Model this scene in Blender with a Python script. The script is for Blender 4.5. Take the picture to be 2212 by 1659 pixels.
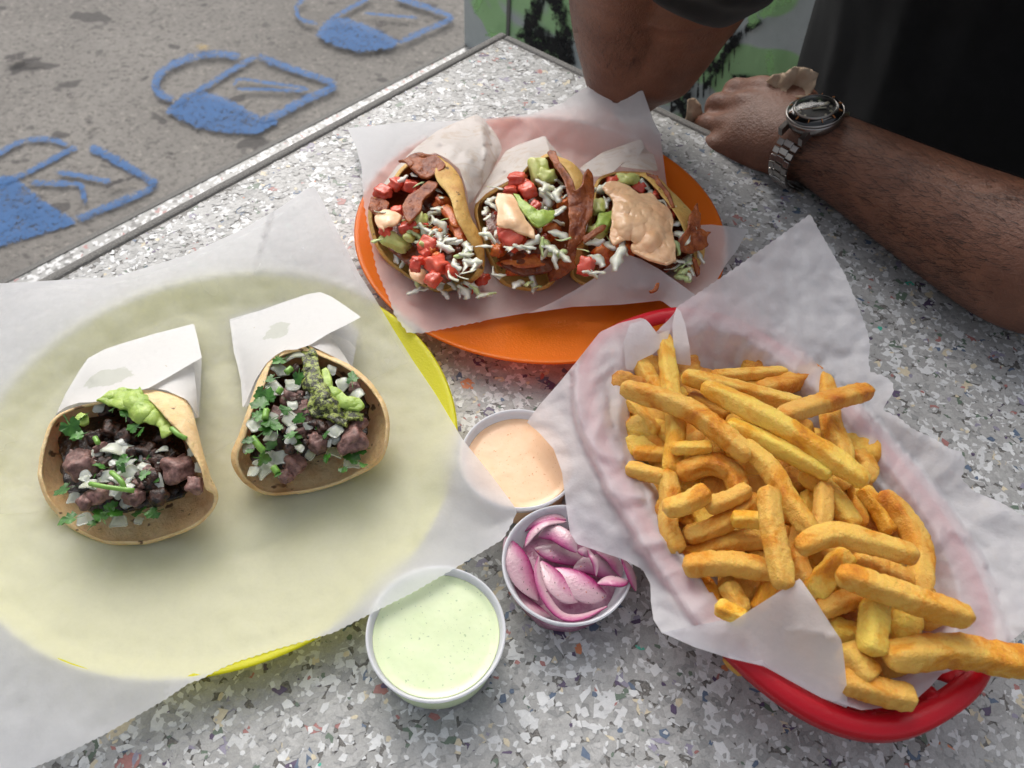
import bpy, bmesh, math, random
import numpy as np
from math import sin, cos, pi, radians, sqrt, atan2, degrees
from mathutils import Vector, Matrix, Euler, noise
from mathutils.geometry import delaunay_2d_cdt

for o in list(bpy.data.objects): bpy.data.objects.remove(o)
scene = bpy.context.scene
COL = scene.collection
random.seed(7); RNG = np.random.default_rng(7)

# ---------------------------------------------------------------- camera
FPX, PITCH, ROLL, CAMH = 1710.9, radians(51.1525), radians(3.2081), 0.37631
cam_d = bpy.data.cameras.new('camera'); cam = bpy.data.objects.new('camera', cam_d); COL.objects.link(cam)
cam.matrix_world = Matrix.Translation((0, 0, CAMH)) @ Matrix.Rotation(pi/2 - PITCH, 4, 'X') @ Matrix.Rotation(ROLL, 4, 'Z')
cam_d.sensor_width = 36; cam_d.lens = 36*FPX/2212.0; cam_d.clip_start = 0.01; cam_d.clip_end = 200
cam_d.dof.use_dof = True; cam_d.dof.focus_distance = 0.44; cam_d.dof.aperture_fstop = 15
scene.camera = cam

# ---------------------------------------------------------------- sky, sun, exposure
SUN_EL, SUN_AZ = radians(44), radians(-16)      # azimuth measured from +Y towards +X
world = bpy.data.worlds.new('World'); scene.world = world; world.use_nodes = True
wn = world.node_tree.nodes; wl = world.node_tree.links
bg = wn['Background']; sky = wn.new('ShaderNodeTexSky'); sky.sky_type = 'NISHITA'; sky.sun_disc = False
sky.sun_elevation = SUN_EL; sky.sun_rotation = SUN_AZ
sky.air_density = 1.0; sky.dust_density = 6.0; sky.ozone_density = 1.0
hs = wn.new('ShaderNodeHueSaturation'); hs.inputs['Saturation'].default_value = 0.35
wl.new(sky.outputs[0], hs.inputs['Color']); wl.new(hs.outputs[0], bg.inputs['Color']); bg.inputs['Strength'].default_value = 0.15
sun_d = bpy.data.lights.new('sun', 'SUN'); sun = bpy.data.objects.new('sun', sun_d); COL.objects.link(sun)
sun_d.energy = 0.5; sun_d.angle = radians(75); sun_d.color = (1.0, 0.96, 0.9)
sdir = Vector((sin(SUN_AZ)*cos(SUN_EL), cos(SUN_AZ)*cos(SUN_EL), sin(SUN_EL)))
sun.rotation_euler = sdir.to_track_quat('Z', 'Y').to_euler()
scene.view_settings.view_transform = 'Standard'; scene.view_settings.look = 'None'
scene.view_settings.gamma = 1.0; scene.view_settings.use_curve_mapping = False
scene.view_settings.exposure = 0.30
scene.render.engine = 'CYCLES'
scene.cycles.max_bounces = 8; scene.cycles.transmission_bounces = 6; scene.cycles.transparent_max_bounces = 12

# ---------------------------------------------------------------- helpers
def ray(px, py):
    x = (px-1106)/FPX; y = -(py-829.5)/FPX
    c, s = cos(ROLL), sin(ROLL); x, y = c*x-s*y, s*x+c*y
    return Vector((x, y*sin(PITCH)+cos(PITCH), y*cos(PITCH)-sin(PITCH)))
def P(px, py, z=0.0):                       # the point at height z seen at a place of the photo
    d = ray(px, py); return Vector((0, 0, CAMH)) + d*((z-CAMH)/d.z)
def Pv(px, py, n, off):                     # the point on the vertical plane n.x = off
    d = ray(px, py); return Vector((0, 0, CAMH)) + d*(off/(d.x*n[0]+d.y*n[1]))
def npP(px, py, z):
    px = np.asarray(px, float); py = np.asarray(py, float)
    x = (px-1106)/FPX; y = -(py-829.5)/FPX
    c, s = cos(ROLL), sin(ROLL); x, y = c*x-s*y, s*x+c*y
    dy = y*sin(PITCH)+cos(PITCH); dz = y*cos(PITCH)-sin(PITCH)
    t = (z-CAMH)/dz
    return x*t, dy*t

WL = {}
def wloc(p): return WL.get(p.name, Vector((0, 0, 0)))
def thing(name, loc, label, cat, group=None):
    o = bpy.data.objects.new(name, None); COL.objects.link(o); o.location = loc
    o.empty_display_size = 0.02
    o['label'] = label; o['category'] = cat
    if group: o['group'] = group
    WL[o.name] = Vector(loc); return o
def tag(o, label=None, cat=None, group=None, kind=None):
    if label: o['label'] = label
    if cat: o['category'] = cat
    if group: o['group'] = group
    if kind: o['kind'] = kind
    return o
def mesh(verts, faces, smooth=True, name='mesh'):
    m = bpy.data.meshes.new(name); m.from_pydata([tuple(v) for v in verts], [], [tuple(f) for f in faces]); m.validate()
    if smooth: m.polygons.foreach_set('use_smooth', [True]*len(m.polygons))
    m.update(); return m
def link(name, m, material=None, parent=None, loc=(0, 0, 0), rot=None, scale=None):
    o = bpy.data.objects.new(name, m); COL.objects.link(o)
    if material and (not m.materials): m.materials.append(material)
    l = Vector(loc)
    if parent is not None:
        o.parent = parent; o.location = l - wloc(parent)
    else: o.location = l
    if rot is not None:
        o.rotation_mode = 'XYZ'; o.rotation_euler = rot
    if scale is not None: o.scale = scale
    WL[o.name] = l; return o
def solid(o, t, off=-1.0):
    md = o.modifiers.new('thickness', 'SOLIDIFY'); md.thickness = t; md.offset = off; return md
def subsurf(o, n=1):
    md = o.modifiers.new('smooth', 'SUBSURF'); md.levels = n; md.render_levels = n; return md
def bevel(o, w, n=2):
    md = o.modifiers.new('edge', 'BEVEL'); md.width = w; md.segments = n; md.limit_method = 'ANGLE'; return md
def fbm(p, s, o=3): return noise.fractal(Vector(p)*s, 1.0, 2.0, o)

def catmull(pts, n, closed=False):
    pts = [np.array(p, float) for p in pts]; L = len(pts); out = []
    segs = L if closed else L-1
    for i in range(segs):
        p1 = pts[i]; p2 = pts[(i+1) % L]
        p0 = pts[(i-1) % L] if (closed or i > 0) else 2*p1-p2
        p3 = pts[(i+2) % L] if (closed or i < L-2) else 2*p2-p1
        for k in range(n):
            t = k/n
            out.append(.5*((2*p1)+(-p0+p2)*t+(2*p0-5*p1+4*p2-p3)*t*t+(-p0+3*p1-3*p2+p3)*t**3))
    if not closed: out.append(pts[-1])
    return out
def resample(pts, step, closed=False):
    pts = [np.array(p, float) for p in pts]
    if closed: pts = pts+[pts[0]]
    d = [0]
    for a, b in zip(pts, pts[1:]): d.append(d[-1]+np.hypot(*(b-a)[:2]))
    n = max(2, int(d[-1]/step)); T = np.linspace(0, d[-1], n+1)
    A = np.array(pts); out = np.stack([np.interp(T, d, A[:, k]) for k in range(A.shape[1])], 1)
    return out[:-1] if closed else out

def tube(path, radii, seg=8, flat=1.0, caps=True, up=None):
    """tube along a path; radii per point or one number; flat squashes the second axis"""
    path = [Vector(p) for p in path]; n = len(path)
    if not hasattr(radii, '__len__'): radii = [radii]*n
    vs, fs = [], []
    T = [(path[min(i+1, n-1)]-path[max(i-1, 0)]).normalized() for i in range(n)]
    ref = Vector(up) if up is not None else Vector((0, 0, 1))
    if abs(T[0].dot(ref)) > .95: ref = Vector((0, 1, 0))
    u = (ref - T[0]*ref.dot(T[0])).normalized()
    for i in range(n):
        u = (u - T[i]*u.dot(T[i])).normalized(); w = T[i].cross(u)
        for k in range(seg):
            a = 2*pi*k/seg; vs.append(path[i]+w*cos(a)*radii[i]+u*sin(a)*radii[i]*flat)
    for i in range(n-1):
        for k in range(seg):
            a = i*seg+k; b = i*seg+(k+1) % seg; fs.append((a, b, b+seg, a+seg))
    if caps: fs.append(tuple(range(seg-1, -1, -1))); fs.append(tuple((n-1)*seg+k for k in range(seg)))
    return vs, fs
def join(parts):
    V, F = [], []
    for v, f in parts:
        b = len(V); V += list(v); F += [tuple(i+b for i in q) for q in f]
    return V, F
def lathe(prof, seg=64, center=(0, 0, 0), closed=False):
    cx, cy, cz = center; vs, fs = [], []
    for r, z in prof:
        for k in range(seg):
            a = 2*pi*k/seg; vs.append((cx+r*cos(a), cy+r*sin(a), cz+z))
    n = len(prof)
    for i in range(n-1):
        for k in range(seg):
            a = i*seg+k; b = i*seg+(k+1) % seg; fs.append((a, b, b+seg, a+seg))
    if closed:
        i = n-1
        for k in range(seg):
            a = i*seg+k; b = i*seg+(k+1) % seg; fs.append((a, b, (k+1) % seg, k))
    return vs, fs
def box(x0, x1, y0, y1, z0, z1):
    v = [(x, y, z) for z in (z0, z1) for y in (y0, y1) for x in (x0, x1)]
    return v, [(0, 2, 3, 1), (4, 5, 7, 6), (0, 1, 5, 4), (2, 6, 7, 3), (0, 4, 6, 2), (1, 3, 7, 5)]

# sheet patches: an outline in photo places, meshed, given heights, wrinkled
def patch(outline, base=None, ctrl=(), step=7.0, wr=(0.0, 30), serr=None, seed=0, minz=None, relax=0, floor=None):
    """outline: (px,py,z|None). base(x,y)->z. heights = base + offset spread from outline and ctrl."""
    B = np.array([(p[0], p[1], np.nan if p[2] is None else p[2]) for p in outline], float)
    Bn = resample([(p[0], p[1], 0 if np.isnan(p[2]) else p[2]) for p in B], step, True)
    has = not np.isnan(B[:, 2]).any()
    n0 = len(Bn); px = Bn[:, 0].copy(); py = Bn[:, 1].copy()
    if serr:
        amp, i0, i1 = serr
        # saw-toothed edge: alternate outline points pushed out
        c = np.array([px.mean(), py.mean()])
        for i in range(n0):
            if i0 <= i/n0 <= i1 and i % 2: 
                q = np.array([px[i], py[i]])-c; q /= np.hypot(*q); px[i] += q[0]*amp; py[i] += q[1]*amp
    from_poly = [(float(a), float(b)) for a, b in zip(px, py)]
    poly = np.array(from_poly)
    x0, y0 = poly.min(0); x1, y1 = poly.max(0)
    gx, gy = np.meshgrid(np.arange(x0, x1, step), np.arange(y0, y1, step*.866))
    gx = gx + (np.arange(gx.shape[0]) % 2)[:, None]*step*.5
    g = np.stack([gx.ravel(), gy.ravel()], 1)
    # inside test and distance from the outline
    ins = np.zeros(len(g), bool); j = n0-1
    for i in range(n0):
        a, b = poly[i], poly[j]
        cnd = (a[1] > g[:, 1]) != (b[1] > g[:, 1])
        with np.errstate(divide='ignore', invalid='ignore'):
            ins ^= cnd & (g[:, 0] < (b[0]-a[0])*(g[:, 1]-a[1])/(b[1]-a[1]+1e-12)+a[0])
        j = i
    g = g[ins]
    dmin = np.full(len(g), 1e9)
    for i in range(n0): dmin = np.minimum(dmin, np.hypot(g[:, 0]-poly[i, 0], g[:, 1]-poly[i, 1]))
    g = g[dmin > step*.55]
    cl = []
    for c in ctrl:                      # control polylines: list of (px,py,z)
        cc = resample(c, step) if len(c) > 1 else np.array(c, float)
        cl.append(cc)
    C = np.concatenate(cl) if cl else np.zeros((0, 3))
    if len(C) and len(g):
        keep = np.ones(len(g), bool)
        for c in C: keep &= np.hypot(g[:, 0]-c[0], g[:, 1]-c[1]) > step*.5
        g = g[keep]
    allp = [Vector(p) for p in from_poly]+[Vector((c[0], c[1])) for c in C]+[Vector(p) for p in g]
    res = delaunay_2d_cdt(allp, [], [list(range(n0))], 1, 1e-4)
    V2 = np.array([tuple(v) for v in res[0]]); F = [tuple(f) for f in res[2]]; orig = res[3]
    N = len(V2); fixed = np.zeros(N, bool); zf = np.zeros(N)
    def basez(px, py, z0=0.01):
        z = np.full(len(px), z0)
        if base is None: return np.zeros(len(px))
        for _ in range(6):
            x, y = npP(px, py, z); z = .5*z+.5*base(x, y)
        return z
    bz = basez(V2[:, 0], V2[:, 1])
    for i, og in enumerate(orig):
        for k in og:
            if k < n0 and has: fixed[i] = True; zf[i] = Bn[k, 2]-bz[i]
            elif n0 <= k < n0+len(C) and not np.isnan(C[k-n0, 2]): fixed[i] = True; zf[i] = C[k-n0, 2]-bz[i]
    if fixed.any():
        e = set()
        for f in F:
            for a, b in zip(f, f[1:]+f[:1]): e.add((min(a, b), max(a, b)))
        e = np.array(list(e)); deg = np.bincount(e.ravel(), minlength=N).astype(float)
        d = np.full(N, zf[fixed].mean()); d[fixed] = zf[fixed]
        for it in range(500):
            s = np.bincount(e[:, 0], d[e[:, 1]], N)+np.bincount(e[:, 1], d[e[:, 0]], N)
            nd = s/np.maximum(deg, 1); d = np.where(fixed, d, nd)
        for it in range(relax):
            s = np.bincount(e[:, 0], d[e[:, 1]], N)+np.bincount(e[:, 1], d[e[:, 0]], N)
            d = .5*d+.5*s/np.maximum(deg, 1)
    else: d = np.zeros(N)
    z = bz+d
    out = []
    for i in range(N):
        zz = z[i]
        if wr[0]:
            x, y = npP(V2[i, 0], V2[i, 1], zz)
            p = Vector((float(x)*wr[1]+seed*3.7, float(y)*wr[1], seed))
            r = abs(noise.noise(p)) + .5*abs(noise.noise(p*2.3+Vector((5, 2, 0)))) + .25*noise.noise(p*5); rpos = max(0, .55-1.6*abs(noise.noise(p*1.3+Vector((9, 4, 0))))) + .3*max(0, .5-1.5*abs(noise.noise(p*3.1)))
            zz += wr[0]*(r-.35)
        if minz is not None: zz = max(zz, minz)
        if floor is not None:
            zs = np.linspace(.088, 0, 177); x, y = npP(V2[i, 0], V2[i, 1], zs); hit = np.nonzero(zs <= floor(x, y))[0]
            if len(hit): zz = max(zz, float(zs[hit[0]])+.0003+(wr[0]*1.5*rpos if wr[0] else 0))
        out.append(P(float(V2[i, 0]), float(V2[i, 1]), float(zz)))
    # consistent orientation
    F2 = []
    for f in F:
        a, b, c = out[f[0]], out[f[1]], out[f[2]]
        F2.append(f)
    return out, F2

# ---------------------------------------------------------------- materials
def newmat(name):
    m = bpy.data.materials.new(name); m.use_nodes = True
    nt = m.node_tree; b = nt.nodes['Principled BSDF']; return m, nt, b
def nz(nt, scale, detail=4, rough=.6, vec=None, dist=0):
    n = nt.nodes.new('ShaderNodeTexNoise'); n.inputs['Scale'].default_value = scale; n.inputs['Detail'].default_value = detail
    n.inputs['Roughness'].default_value = rough; n.inputs['Distortion'].default_value = dist
    if vec is None: vec = geo(nt)
    nt.links.new(vec, n.inputs['Vector']); return n.outputs['Fac']
def geo(nt):
    for n in nt.nodes:
        if n.bl_idname == 'ShaderNodeNewGeometry': return n.outputs['Position']
    return nt.nodes.new('ShaderNodeNewGeometry').outputs['Position']
def objc(nt):
    """positions shifted by a random amount for each object"""
    oi = nt.nodes.new('ShaderNodeObjectInfo')
    cm = nt.nodes.new('ShaderNodeVectorMath'); cm.operation = 'ADD'
    mu = nt.nodes.new('ShaderNodeMath'); mu.operation = 'MULTIPLY'; mu.inputs[1].default_value = 3.0
    nt.links.new(oi.outputs['Random'], mu.inputs[0]); nt.links.new(geo(nt), cm.inputs[0]); nt.links.new(mu.outputs[0], cm.inputs[1])
    return cm.outputs[0], oi.outputs['Random']
def ramp(nt, fac, stops, interp='LINEAR'):
    r = nt.nodes.new('ShaderNodeValToRGB'); r.color_ramp.interpolation = interp
    el = r.color_ramp.elements
    while len(el) < len(stops): el.new(.5)
    for e, (p, c) in zip(el, stops):
        e.position = p; e.color = (c[0], c[1], c[2], 1) if hasattr(c, '__len__') else (c, c, c, 1)
    nt.links.new(fac, r.inputs[0]); return r.outputs[0]
def mixc(nt, fac, a, b, mode='MIX'):
    m = nt.nodes.new('ShaderNodeMix'); m.data_type = 'RGBA'; m.blend_type = mode
    for i, x in ((0, fac), (6, a), (7, b)):
        if isinstance(x, (int, float)): m.inputs[i].default_value = x
        elif isinstance(x, tuple): m.inputs[i].default_value = (*x, 1)
        else: nt.links.new(x, m.inputs[i])
    return m.outputs[2]
def mth(nt, op, a, b=None):
    m = nt.nodes.new('ShaderNodeMath'); m.operation = op
    for i, x in ((0, a), (1, b)):
        if x is None: continue
        if isinstance(x, (int, float)): m.inputs[i].default_value = x
        else: nt.links.new(x, m.inputs[i])
    return m.outputs[0]
def bump(nt, b, h, dist, strength=1.0):
    n = nt.nodes.new('ShaderNodeBump'); n.inputs['Distance'].default_value = dist; n.inputs['Strength'].default_value = strength
    nt.links.new(h, n.inputs['Height']); nt.links.new(n.outputs[0], b.inputs['Normal']); return n
def pm(name, c1, c2=None, scale=200, lo=.35, hi=.65, rough=.5, bs=None, bd=.0005, sss=0, sssr=(.003, .0015, .001), coat=0, metal=0, local=False, spec=None, trans=0, objvar=0):
    m, nt, b = newmat(name)
    vec = None; rnd = None
    if local: vec, rnd = objc(nt)
    if c2 is not None:
        f = nz(nt, scale, 5, .65, vec); col = ramp(nt, f, [(lo, c1), (hi, c2)])
        if objvar and rnd is not None:
            h = nt.nodes.new('ShaderNodeHueSaturation'); nt.links.new(col, h.inputs['Color'])
            v = mth(nt, 'ADD', mth(nt, 'MULTIPLY', rnd, objvar), 1-objvar/2); nt.links.new(v, h.inputs['Value']); col = h.outputs[0]
        nt.links.new(col, b.inputs['Base Color'])
    else: b.inputs['Base Color'].default_value = (*c1, 1)
    b.inputs['Roughness'].default_value = rough; b.inputs['Metallic'].default_value = metal
    if spec is not None: b.inputs['Specular IOR Level'].default_value = spec
    if coat: b.inputs['Coat Weight'].default_value = coat; b.inputs['Coat Roughness'].default_value = .12
    if sss:
        b.inputs['Subsurface Weight'].default_value = sss; b.inputs['Subsurface Radius'].default_value = sssr; b.inputs['Subsurface Scale'].default_value = 1.0
    if trans: b.inputs['Transmission Weight'].default_value = trans
    if bs: bump(nt, b, nz(nt, bs, 5, .65, vec), bd)
    return m
# ================================================================ THE SETTING
TA = 0.89804                                    # direction of the table's left edge
E1 = Vector((cos(TA), sin(TA), 0)); EN = Vector((sin(TA), -cos(TA), 0))
NL, EF = -0.46844, 0.54426                      # left edge: EN.p = NL, far edge: E1.p = EF
GZ = -0.75
def TP(u, v, z): return EN*u + E1*v + Vector((0, 0, z))    # table frame: u along the far edge, v away

# ground
def m_ground():
    m, nt, b = newmat('sidewalk_concrete')
    big = ramp(nt, nz(nt, 2.2, 5, .6), [(.3, (.175, .163, .148)), (.7, (.27, .252, .23))])
    fine = nz(nt, 75, 5, .8)
    c = mixc(nt, ramp(nt, fine, [(.39, .95), (.49, 0)]), big, (.13, .12, .11))
    c = mixc(nt, ramp(nt, nz(nt, 70, 4, .75), [(.56, 0), (.66, .8)]), c, (.38, .35, .31))
    gum = ramp(nt, nz(nt, 11, 2, .4), [(.665, 0), (.69, 1)])
    c = mixc(nt, mth(nt, 'MULTIPLY', gum, .8), c, (.075, .07, .068))
    gum2 = ramp(nt, nz(nt, 30, 2, .45, None, .4), [(.66, 0), (.70, 1)])
    c = mixc(nt, mth(nt, 'MULTIPLY', gum2, .6), c, (.09, .085, .08))
    nt.links.new(c, b.inputs['Base Color']); b.inputs['Roughness'].default_value = .85
    bump(nt, b, fine, .004); return m
MG = m_ground()
g = 60.0
o = link('ground', mesh([(-g, -g, GZ), (g, -g, GZ), (g, g, GZ), (-g, g, GZ)], [(0, 1, 2, 3)], False), MG); tag(o, kind='structure')
o['label'] = 'grey worn concrete sidewalk with dark gum spots'

# spray painted marks on the sidewalk, flat paint with soft edges
def m_spray(name, col, dens=1.0):
    m, nt, b = newmat(name)
    at = nt.nodes.new('ShaderNodeAttribute'); at.attribute_name = 'cover'
    f = nz(nt, 80, 5, .8); f2 = nz(nt, 14, 3, .6)
    k = mth(nt, 'ADD', at.outputs['Fac'], mth(nt, 'MULTIPLY', mth(nt, 'SUBTRACT', f, .5), 3.4))
    k = mth(nt, 'ADD', k, mth(nt, 'MULTIPLY', mth(nt, 'SUBTRACT', f2, .5), .5))
    fac = ramp(nt, k, [(.50, 0), (.95, dens)])
    b.inputs['Roughness'].default_value = .8
    nt.links.new(mixc(nt, f2, tuple(x*.8 for x in col), tuple(min(1, x*1.25) for x in col)), b.inputs['Base Color'])
    t = nt.nodes.new('ShaderNodeBsdfTransparent'); mx = nt.nodes.new('ShaderNodeMixShader'); out = nt.nodes['Material Output']
    nt.links.new(fac, mx.inputs[0]); nt.links.new(t.outputs[0], mx.inputs[1]); nt.links.new(b.outputs[0], mx.inputs[2]); nt.links.new(mx.outputs[0], out.inputs[0])
    return m
M_BLUE = m_spray('blue_spray_paint', (.045, .14, .34), .82); M_SMUDGE = m_spray('dark_smudge', (.04, .035, .035), .85); M_YEL = m_spray('faint_yellow_paint', (.5, .34, .08), .5)
_lay = [0.004]
def stroke_geo(pts, w, proj, soft=2.1):
    """ribbon of 5 columns: cover 0, .8, 1, .8, 0"""
    pts = catmull([(a, b, 0) for a, b in pts], 6); pts = resample(pts, 6); n = len(pts)
    V, F, C = [], [], []
    ext = [pts[0]*2-pts[1]]+list(pts)+[pts[-1]*2-pts[-2]]
    for i in range(1, n+1):
        t = ext[i+1]-ext[i-1]; t = t/(np.hypot(t[0], t[1])+1e-9); nn = np.array([-t[1], t[0]])
        ww = w*(1+.18*noise.noise(Vector((pts[i-1][0]*.05, pts[i-1][1]*.05, w))))
        for k, cv in ((-1, 0), (-.5, .85), (0, 1), (.5, .85), (1, 0)):
            q = pts[i-1][:2]+nn*ww*.5*soft*k
            e = min(i-1, n-i); V.append(proj(q[0], q[1])); C.append(cv*min(1, .35+e*.4))
    for i in range(n-1):
        for k in range(4):
            a = i*5+k; F.append((a, a+1, a+6, a+5))
    return V, F, C
def fill_geo(pts, proj, soft=9):
    p = resample(pts, 8, True)[:, :2]; n = len(p); c = p.mean(0)
    outer = []
    for i in range(n):
        t = p[(i+1) % n]-p[i-1]; t /= np.hypot(*t); nn = np.array([t[1], -t[0]])
        if np.dot(nn, p[i]-c) < 0: nn = -nn
        outer.append(p[i]+nn*soft)
    V = [proj(*q) for q in outer]+[proj(*q) for q in p]; C = [0]*n+[1]*n
    F = [(i, (i+1) % n, n+(i+1) % n, n+i) for i in range(n)]
    r = delaunay_2d_cdt([Vector(q) for q in p], [], [list(range(n))], 1, 1e-4)
    b = len(V); V += [proj(*q) for q in r[0]]; C += [1]*len(r[0]); F += [tuple(i+b for i in f) for f in r[2]]
    return V, F, C
def cover_obj(name, geos, material, **kw):
    V, F, C = [], [], []
    for v, f, c in geos:
        b = len(V); V += v; F += [tuple(i+b for i in q) for q in f]; C += c
    m = bpy.data.meshes.new(name); m.from_pydata([tuple(v) for v in V], [], F); m.update()
    a = m.attributes.new('cover', 'FLOAT', 'POINT'); a.data.foreach_set('value', C)
    return link(name, m, material, **kw)
def gproj():
    _lay[0] += .0006; z = GZ+_lay[0]; return lambda a, b: P(a, b, z)
def symbol(fill, strokes, label):
    gs = [fill_geo(fill, gproj())]+[stroke_geo(s, w, gproj()) for s, w in strokes]
    o = cover_obj('painted_symbol', gs, M_BLUE); tag(o, label, 'street painting', 'blue symbols sprayed along the sidewalk')
    return o
symbol([(-40, 388), (30, 383), (60, 410), (90, 435), (125, 458), (165, 480), (100, 500), (50, 515), (-40, 540)],
       [([(-10, 398), (60, 372), (120, 340), (170, 315)], 9), ([(190, 315), (250, 345), (300, 374), (342, 400)], 13), ([(340, 400), (300, 420), (250, 440), (165, 475)], 12),
        ([(-30, 345), (0, 330), (30, 312), (75, 300), (115, 302), (148, 315)], 9), ([(60, 395), (120, 396), (172, 400), (180, 422), (185, 445)], 9), ([(115, 370), (180, 381), (245, 394)], 8)],
       'blue sprayed lock-like symbol nearest the camera, cut by the left edge of the photo')
symbol([(360, 240), (385, 218), (400, 205), (435, 197), (500, 220), (560, 255), (600, 262), (555, 286), (475, 282), (425, 272), (390, 255)],
       [([(365, 235), (395, 215), (430, 195), (490, 158), (555, 120)], 9), ([(555, 120), (620, 145), (680, 165), (728, 182)], 11), ([(728, 182), (695, 200), (660, 215), (610, 242), (560, 262)], 12),
        ([(520, 122), (470, 116), (410, 125), (355, 150), (335, 182), (350, 205), (380, 216)], 12), ([(505, 190), (510, 174), (525, 171), (590, 180), (662, 191), (640, 196), (580, 193), (508, 192)], 5)],
       'blue sprayed lock-like symbol in the middle, with a narrow triangle drawn inside')
symbol([(685, 75), (700, 55), (715, 40), (750, 42), (810, 65), (860, 90), (850, 100), (780, 110), (725, 97)],
       [([(715, 40), (760, 15), (810, -12)], 7), ([(850, -8), (920, 15), (982, 38)], 9), ([(982, 38), (920, 65), (860, 92)], 9), ([(662, -8), (642, 12), (643, 32), (660, 46), (688, 50)], 7), ([(782, 28), (840, 33), (905, 38)], 4)],
       'blue sprayed lock-like symbol farthest away, next to the painted wall')
o = cover_obj('dark_smudge', [stroke_geo([(226, 406), (255, 392), (296, 382)], 6, gproj()), stroke_geo([(2, 130), (25, 124), (60, 117)], 12, gproj()), stroke_geo([(40, 130), (70, 130), (95, 124)], 5, gproj()), stroke_geo([(140, 200), (160, 208)], 12, gproj()), stroke_geo([(180, 262), (205, 260)], 11, gproj()), stroke_geo([(355, 333), (375, 336)], 12, gproj()), stroke_geo([(808, 51), (838, 53)], 10, gproj())], M_SMUDGE)
tag(o, 'thin dark scuffs and gum marks among the blue symbols', 'stain', kind='stuff')
o = cover_obj('faded_yellow_mark', [stroke_geo([(420, 98), (440, 102), (460, 103)], 9, gproj())], M_YEL)
tag(o, 'short faded yellow mark on the sidewalk above the middle blue symbol', 'street painting')

# low bench beside the table (pale terrazzo top, seen past the table's left edge)
def m_terrazzo_fine(name, tone=1.0):
    m, nt, b = newmat(name)
    v = nt.nodes.new('ShaderNodeTexVoronoi'); v.inputs['Scale'].default_value = 210; nt.links.new(geo(nt), v.inputs['Vector'])
    sp = nt.nodes.new('ShaderNodeSeparateColor'); nt.links.new(v.outputs['Color'], sp.inputs[0])
    c = ramp(nt, sp.outputs[0], [(0, (.12*tone, .12*tone, .115*tone)), (.12, (.33*tone, .33*tone, .32*tone)), (.6, (.4*tone,)*3), (.62, (.68*tone,)*3), (.95, (.72*tone,)*3), (.96, (.35, .16, .15))], 'CONSTANT')
    nt.links.new(c, b.inputs['Base Color']); b.inputs['Roughness'].default_value = .35; return m
def m_plain_concrete():
    m, nt, b = newmat('dark_cast_concrete')
    f = nz(nt, 700, 4, .7)
    c = ramp(nt, f, [(.35, (.10, .097, .09)), (.6, (.2, .193, .18)), (.75, (.34, .33, .3))])
    nt.links.new(c, b.inputs['Base Color']); b.inputs['Roughness'].default_value = .7; bump(nt, b, f, .0006); return m
M_EDGE = m_plain_concrete(); M_FINE = m_terrazzo_fine('fine_terrazzo', .95)
BZ = -0.30
pa, pb = P(1003, 96, BZ), P(0, 611, BZ)
ub = (pa.dot(EN)+pb.dot(EN))/2
bd = (pb-pa); 
def tbox(u0, u1, v0, v1, z0, z1):
    c = [TP(u, v, z) for z in (z0, z1) for v in (v0, v1) for u in (u0, u1)]
    return c, [(0, 2, 3, 1), (4, 5, 7, 6), (0, 1, 5, 4), (2, 6, 7, 3), (0, 4, 6, 2), (1, 3, 7, 5)]
va, vb = pa.dot(E1), pb.dot(E1)
bench = thing('bench', TP(ub+.17, .2, GZ), 'low pale terrazzo bench running along the left side of the table', 'bench')
# its outer edge runs as the photo shows it
def bq(t, z): return Vector((*(pa.lerp(pb, t)).to_2d(), z))
def prism_line(off0, off1, z0, z1, t0=0.0, t1=1.35):
    q = []
    for z in (z0, z1):
        for t in (t0, t1):
            for of in (off0, off1): q.append(bq(t, z)+EN*of)
    return q, [(0, 1, 3, 2), (4, 6, 7, 5), (0, 4, 5, 1), (2, 3, 7, 6), (0, 2, 6, 4), (1, 5, 7, 3)]
s = link('seat', mesh(*prism_line(.006, .34, BZ-.06, BZ), smooth=False), M_FINE, bench)
s = link('edge_strip', mesh(*prism_line(-.002, .006, BZ-.062, BZ+.001), smooth=False), M_EDGE, bench)
for t in (.15, .75):
    a = bq(t, 0)
    c, f = prism_line(.10, .26, GZ, BZ-.062, t-.06, t+.06); link('support', mesh(c, f, False), M_EDGE, bench)

# painted wall behind the table
WOFF = pa.dot(E1)
def m_wall():
    m, nt, b = newmat('wall_paint')
    v = geo(nt)
    mp = nt.nodes.new('ShaderNodeMapping'); mp.inputs['Rotation'].default_value = (.4, .9, .6); nt.links.new(v, mp.inputs[0])
    a = nz(nt, 7.5, 1.5, .3, mp.outputs[0], 1.2)
    g1 = ramp(nt, a, [(.49, 0), (.53, 1)])
    base = ramp(nt, nz(nt, 9, 4), [(.35, (.44, .49, .48)), (.65, (.56, .60, .59))])
    c = mixc(nt, g1, base, (.38, .62, .30))
    c = mixc(nt, ramp(nt, nz(nt, 260, 3), [(.66, 0), (.74, .5)]), c, (.15, .15, .14))
    nt.links.new(c, b.inputs['Base Color']); b.inputs['Roughness'].default_value = .6
    bump(nt, b, nz(nt, 90, 4), .001); return m
wl0 = Pv(1003, 40, E1, WOFF).dot(EN)
wall = thing('graffiti_wall', TP(wl0+.9, WOFF+.1, GZ), 'low grey wall sprayed with pale green patches and dripping black graffiti', 'wall')
link('wall_face', mesh(*tbox(wl0, wl0+2.6, WOFF, WOFF+.2, GZ, .35), smooth=False), m_wall(), wall)
link('joint', mesh(*tbox(Pv(1100, 60, E1, WOFF).dot(EN)-.004, Pv(1100, 60, E1, WOFF).dot(EN)+.002, WOFF-.003, WOFF, GZ, .33), smooth=False), M_EDGE, wall)
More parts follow.
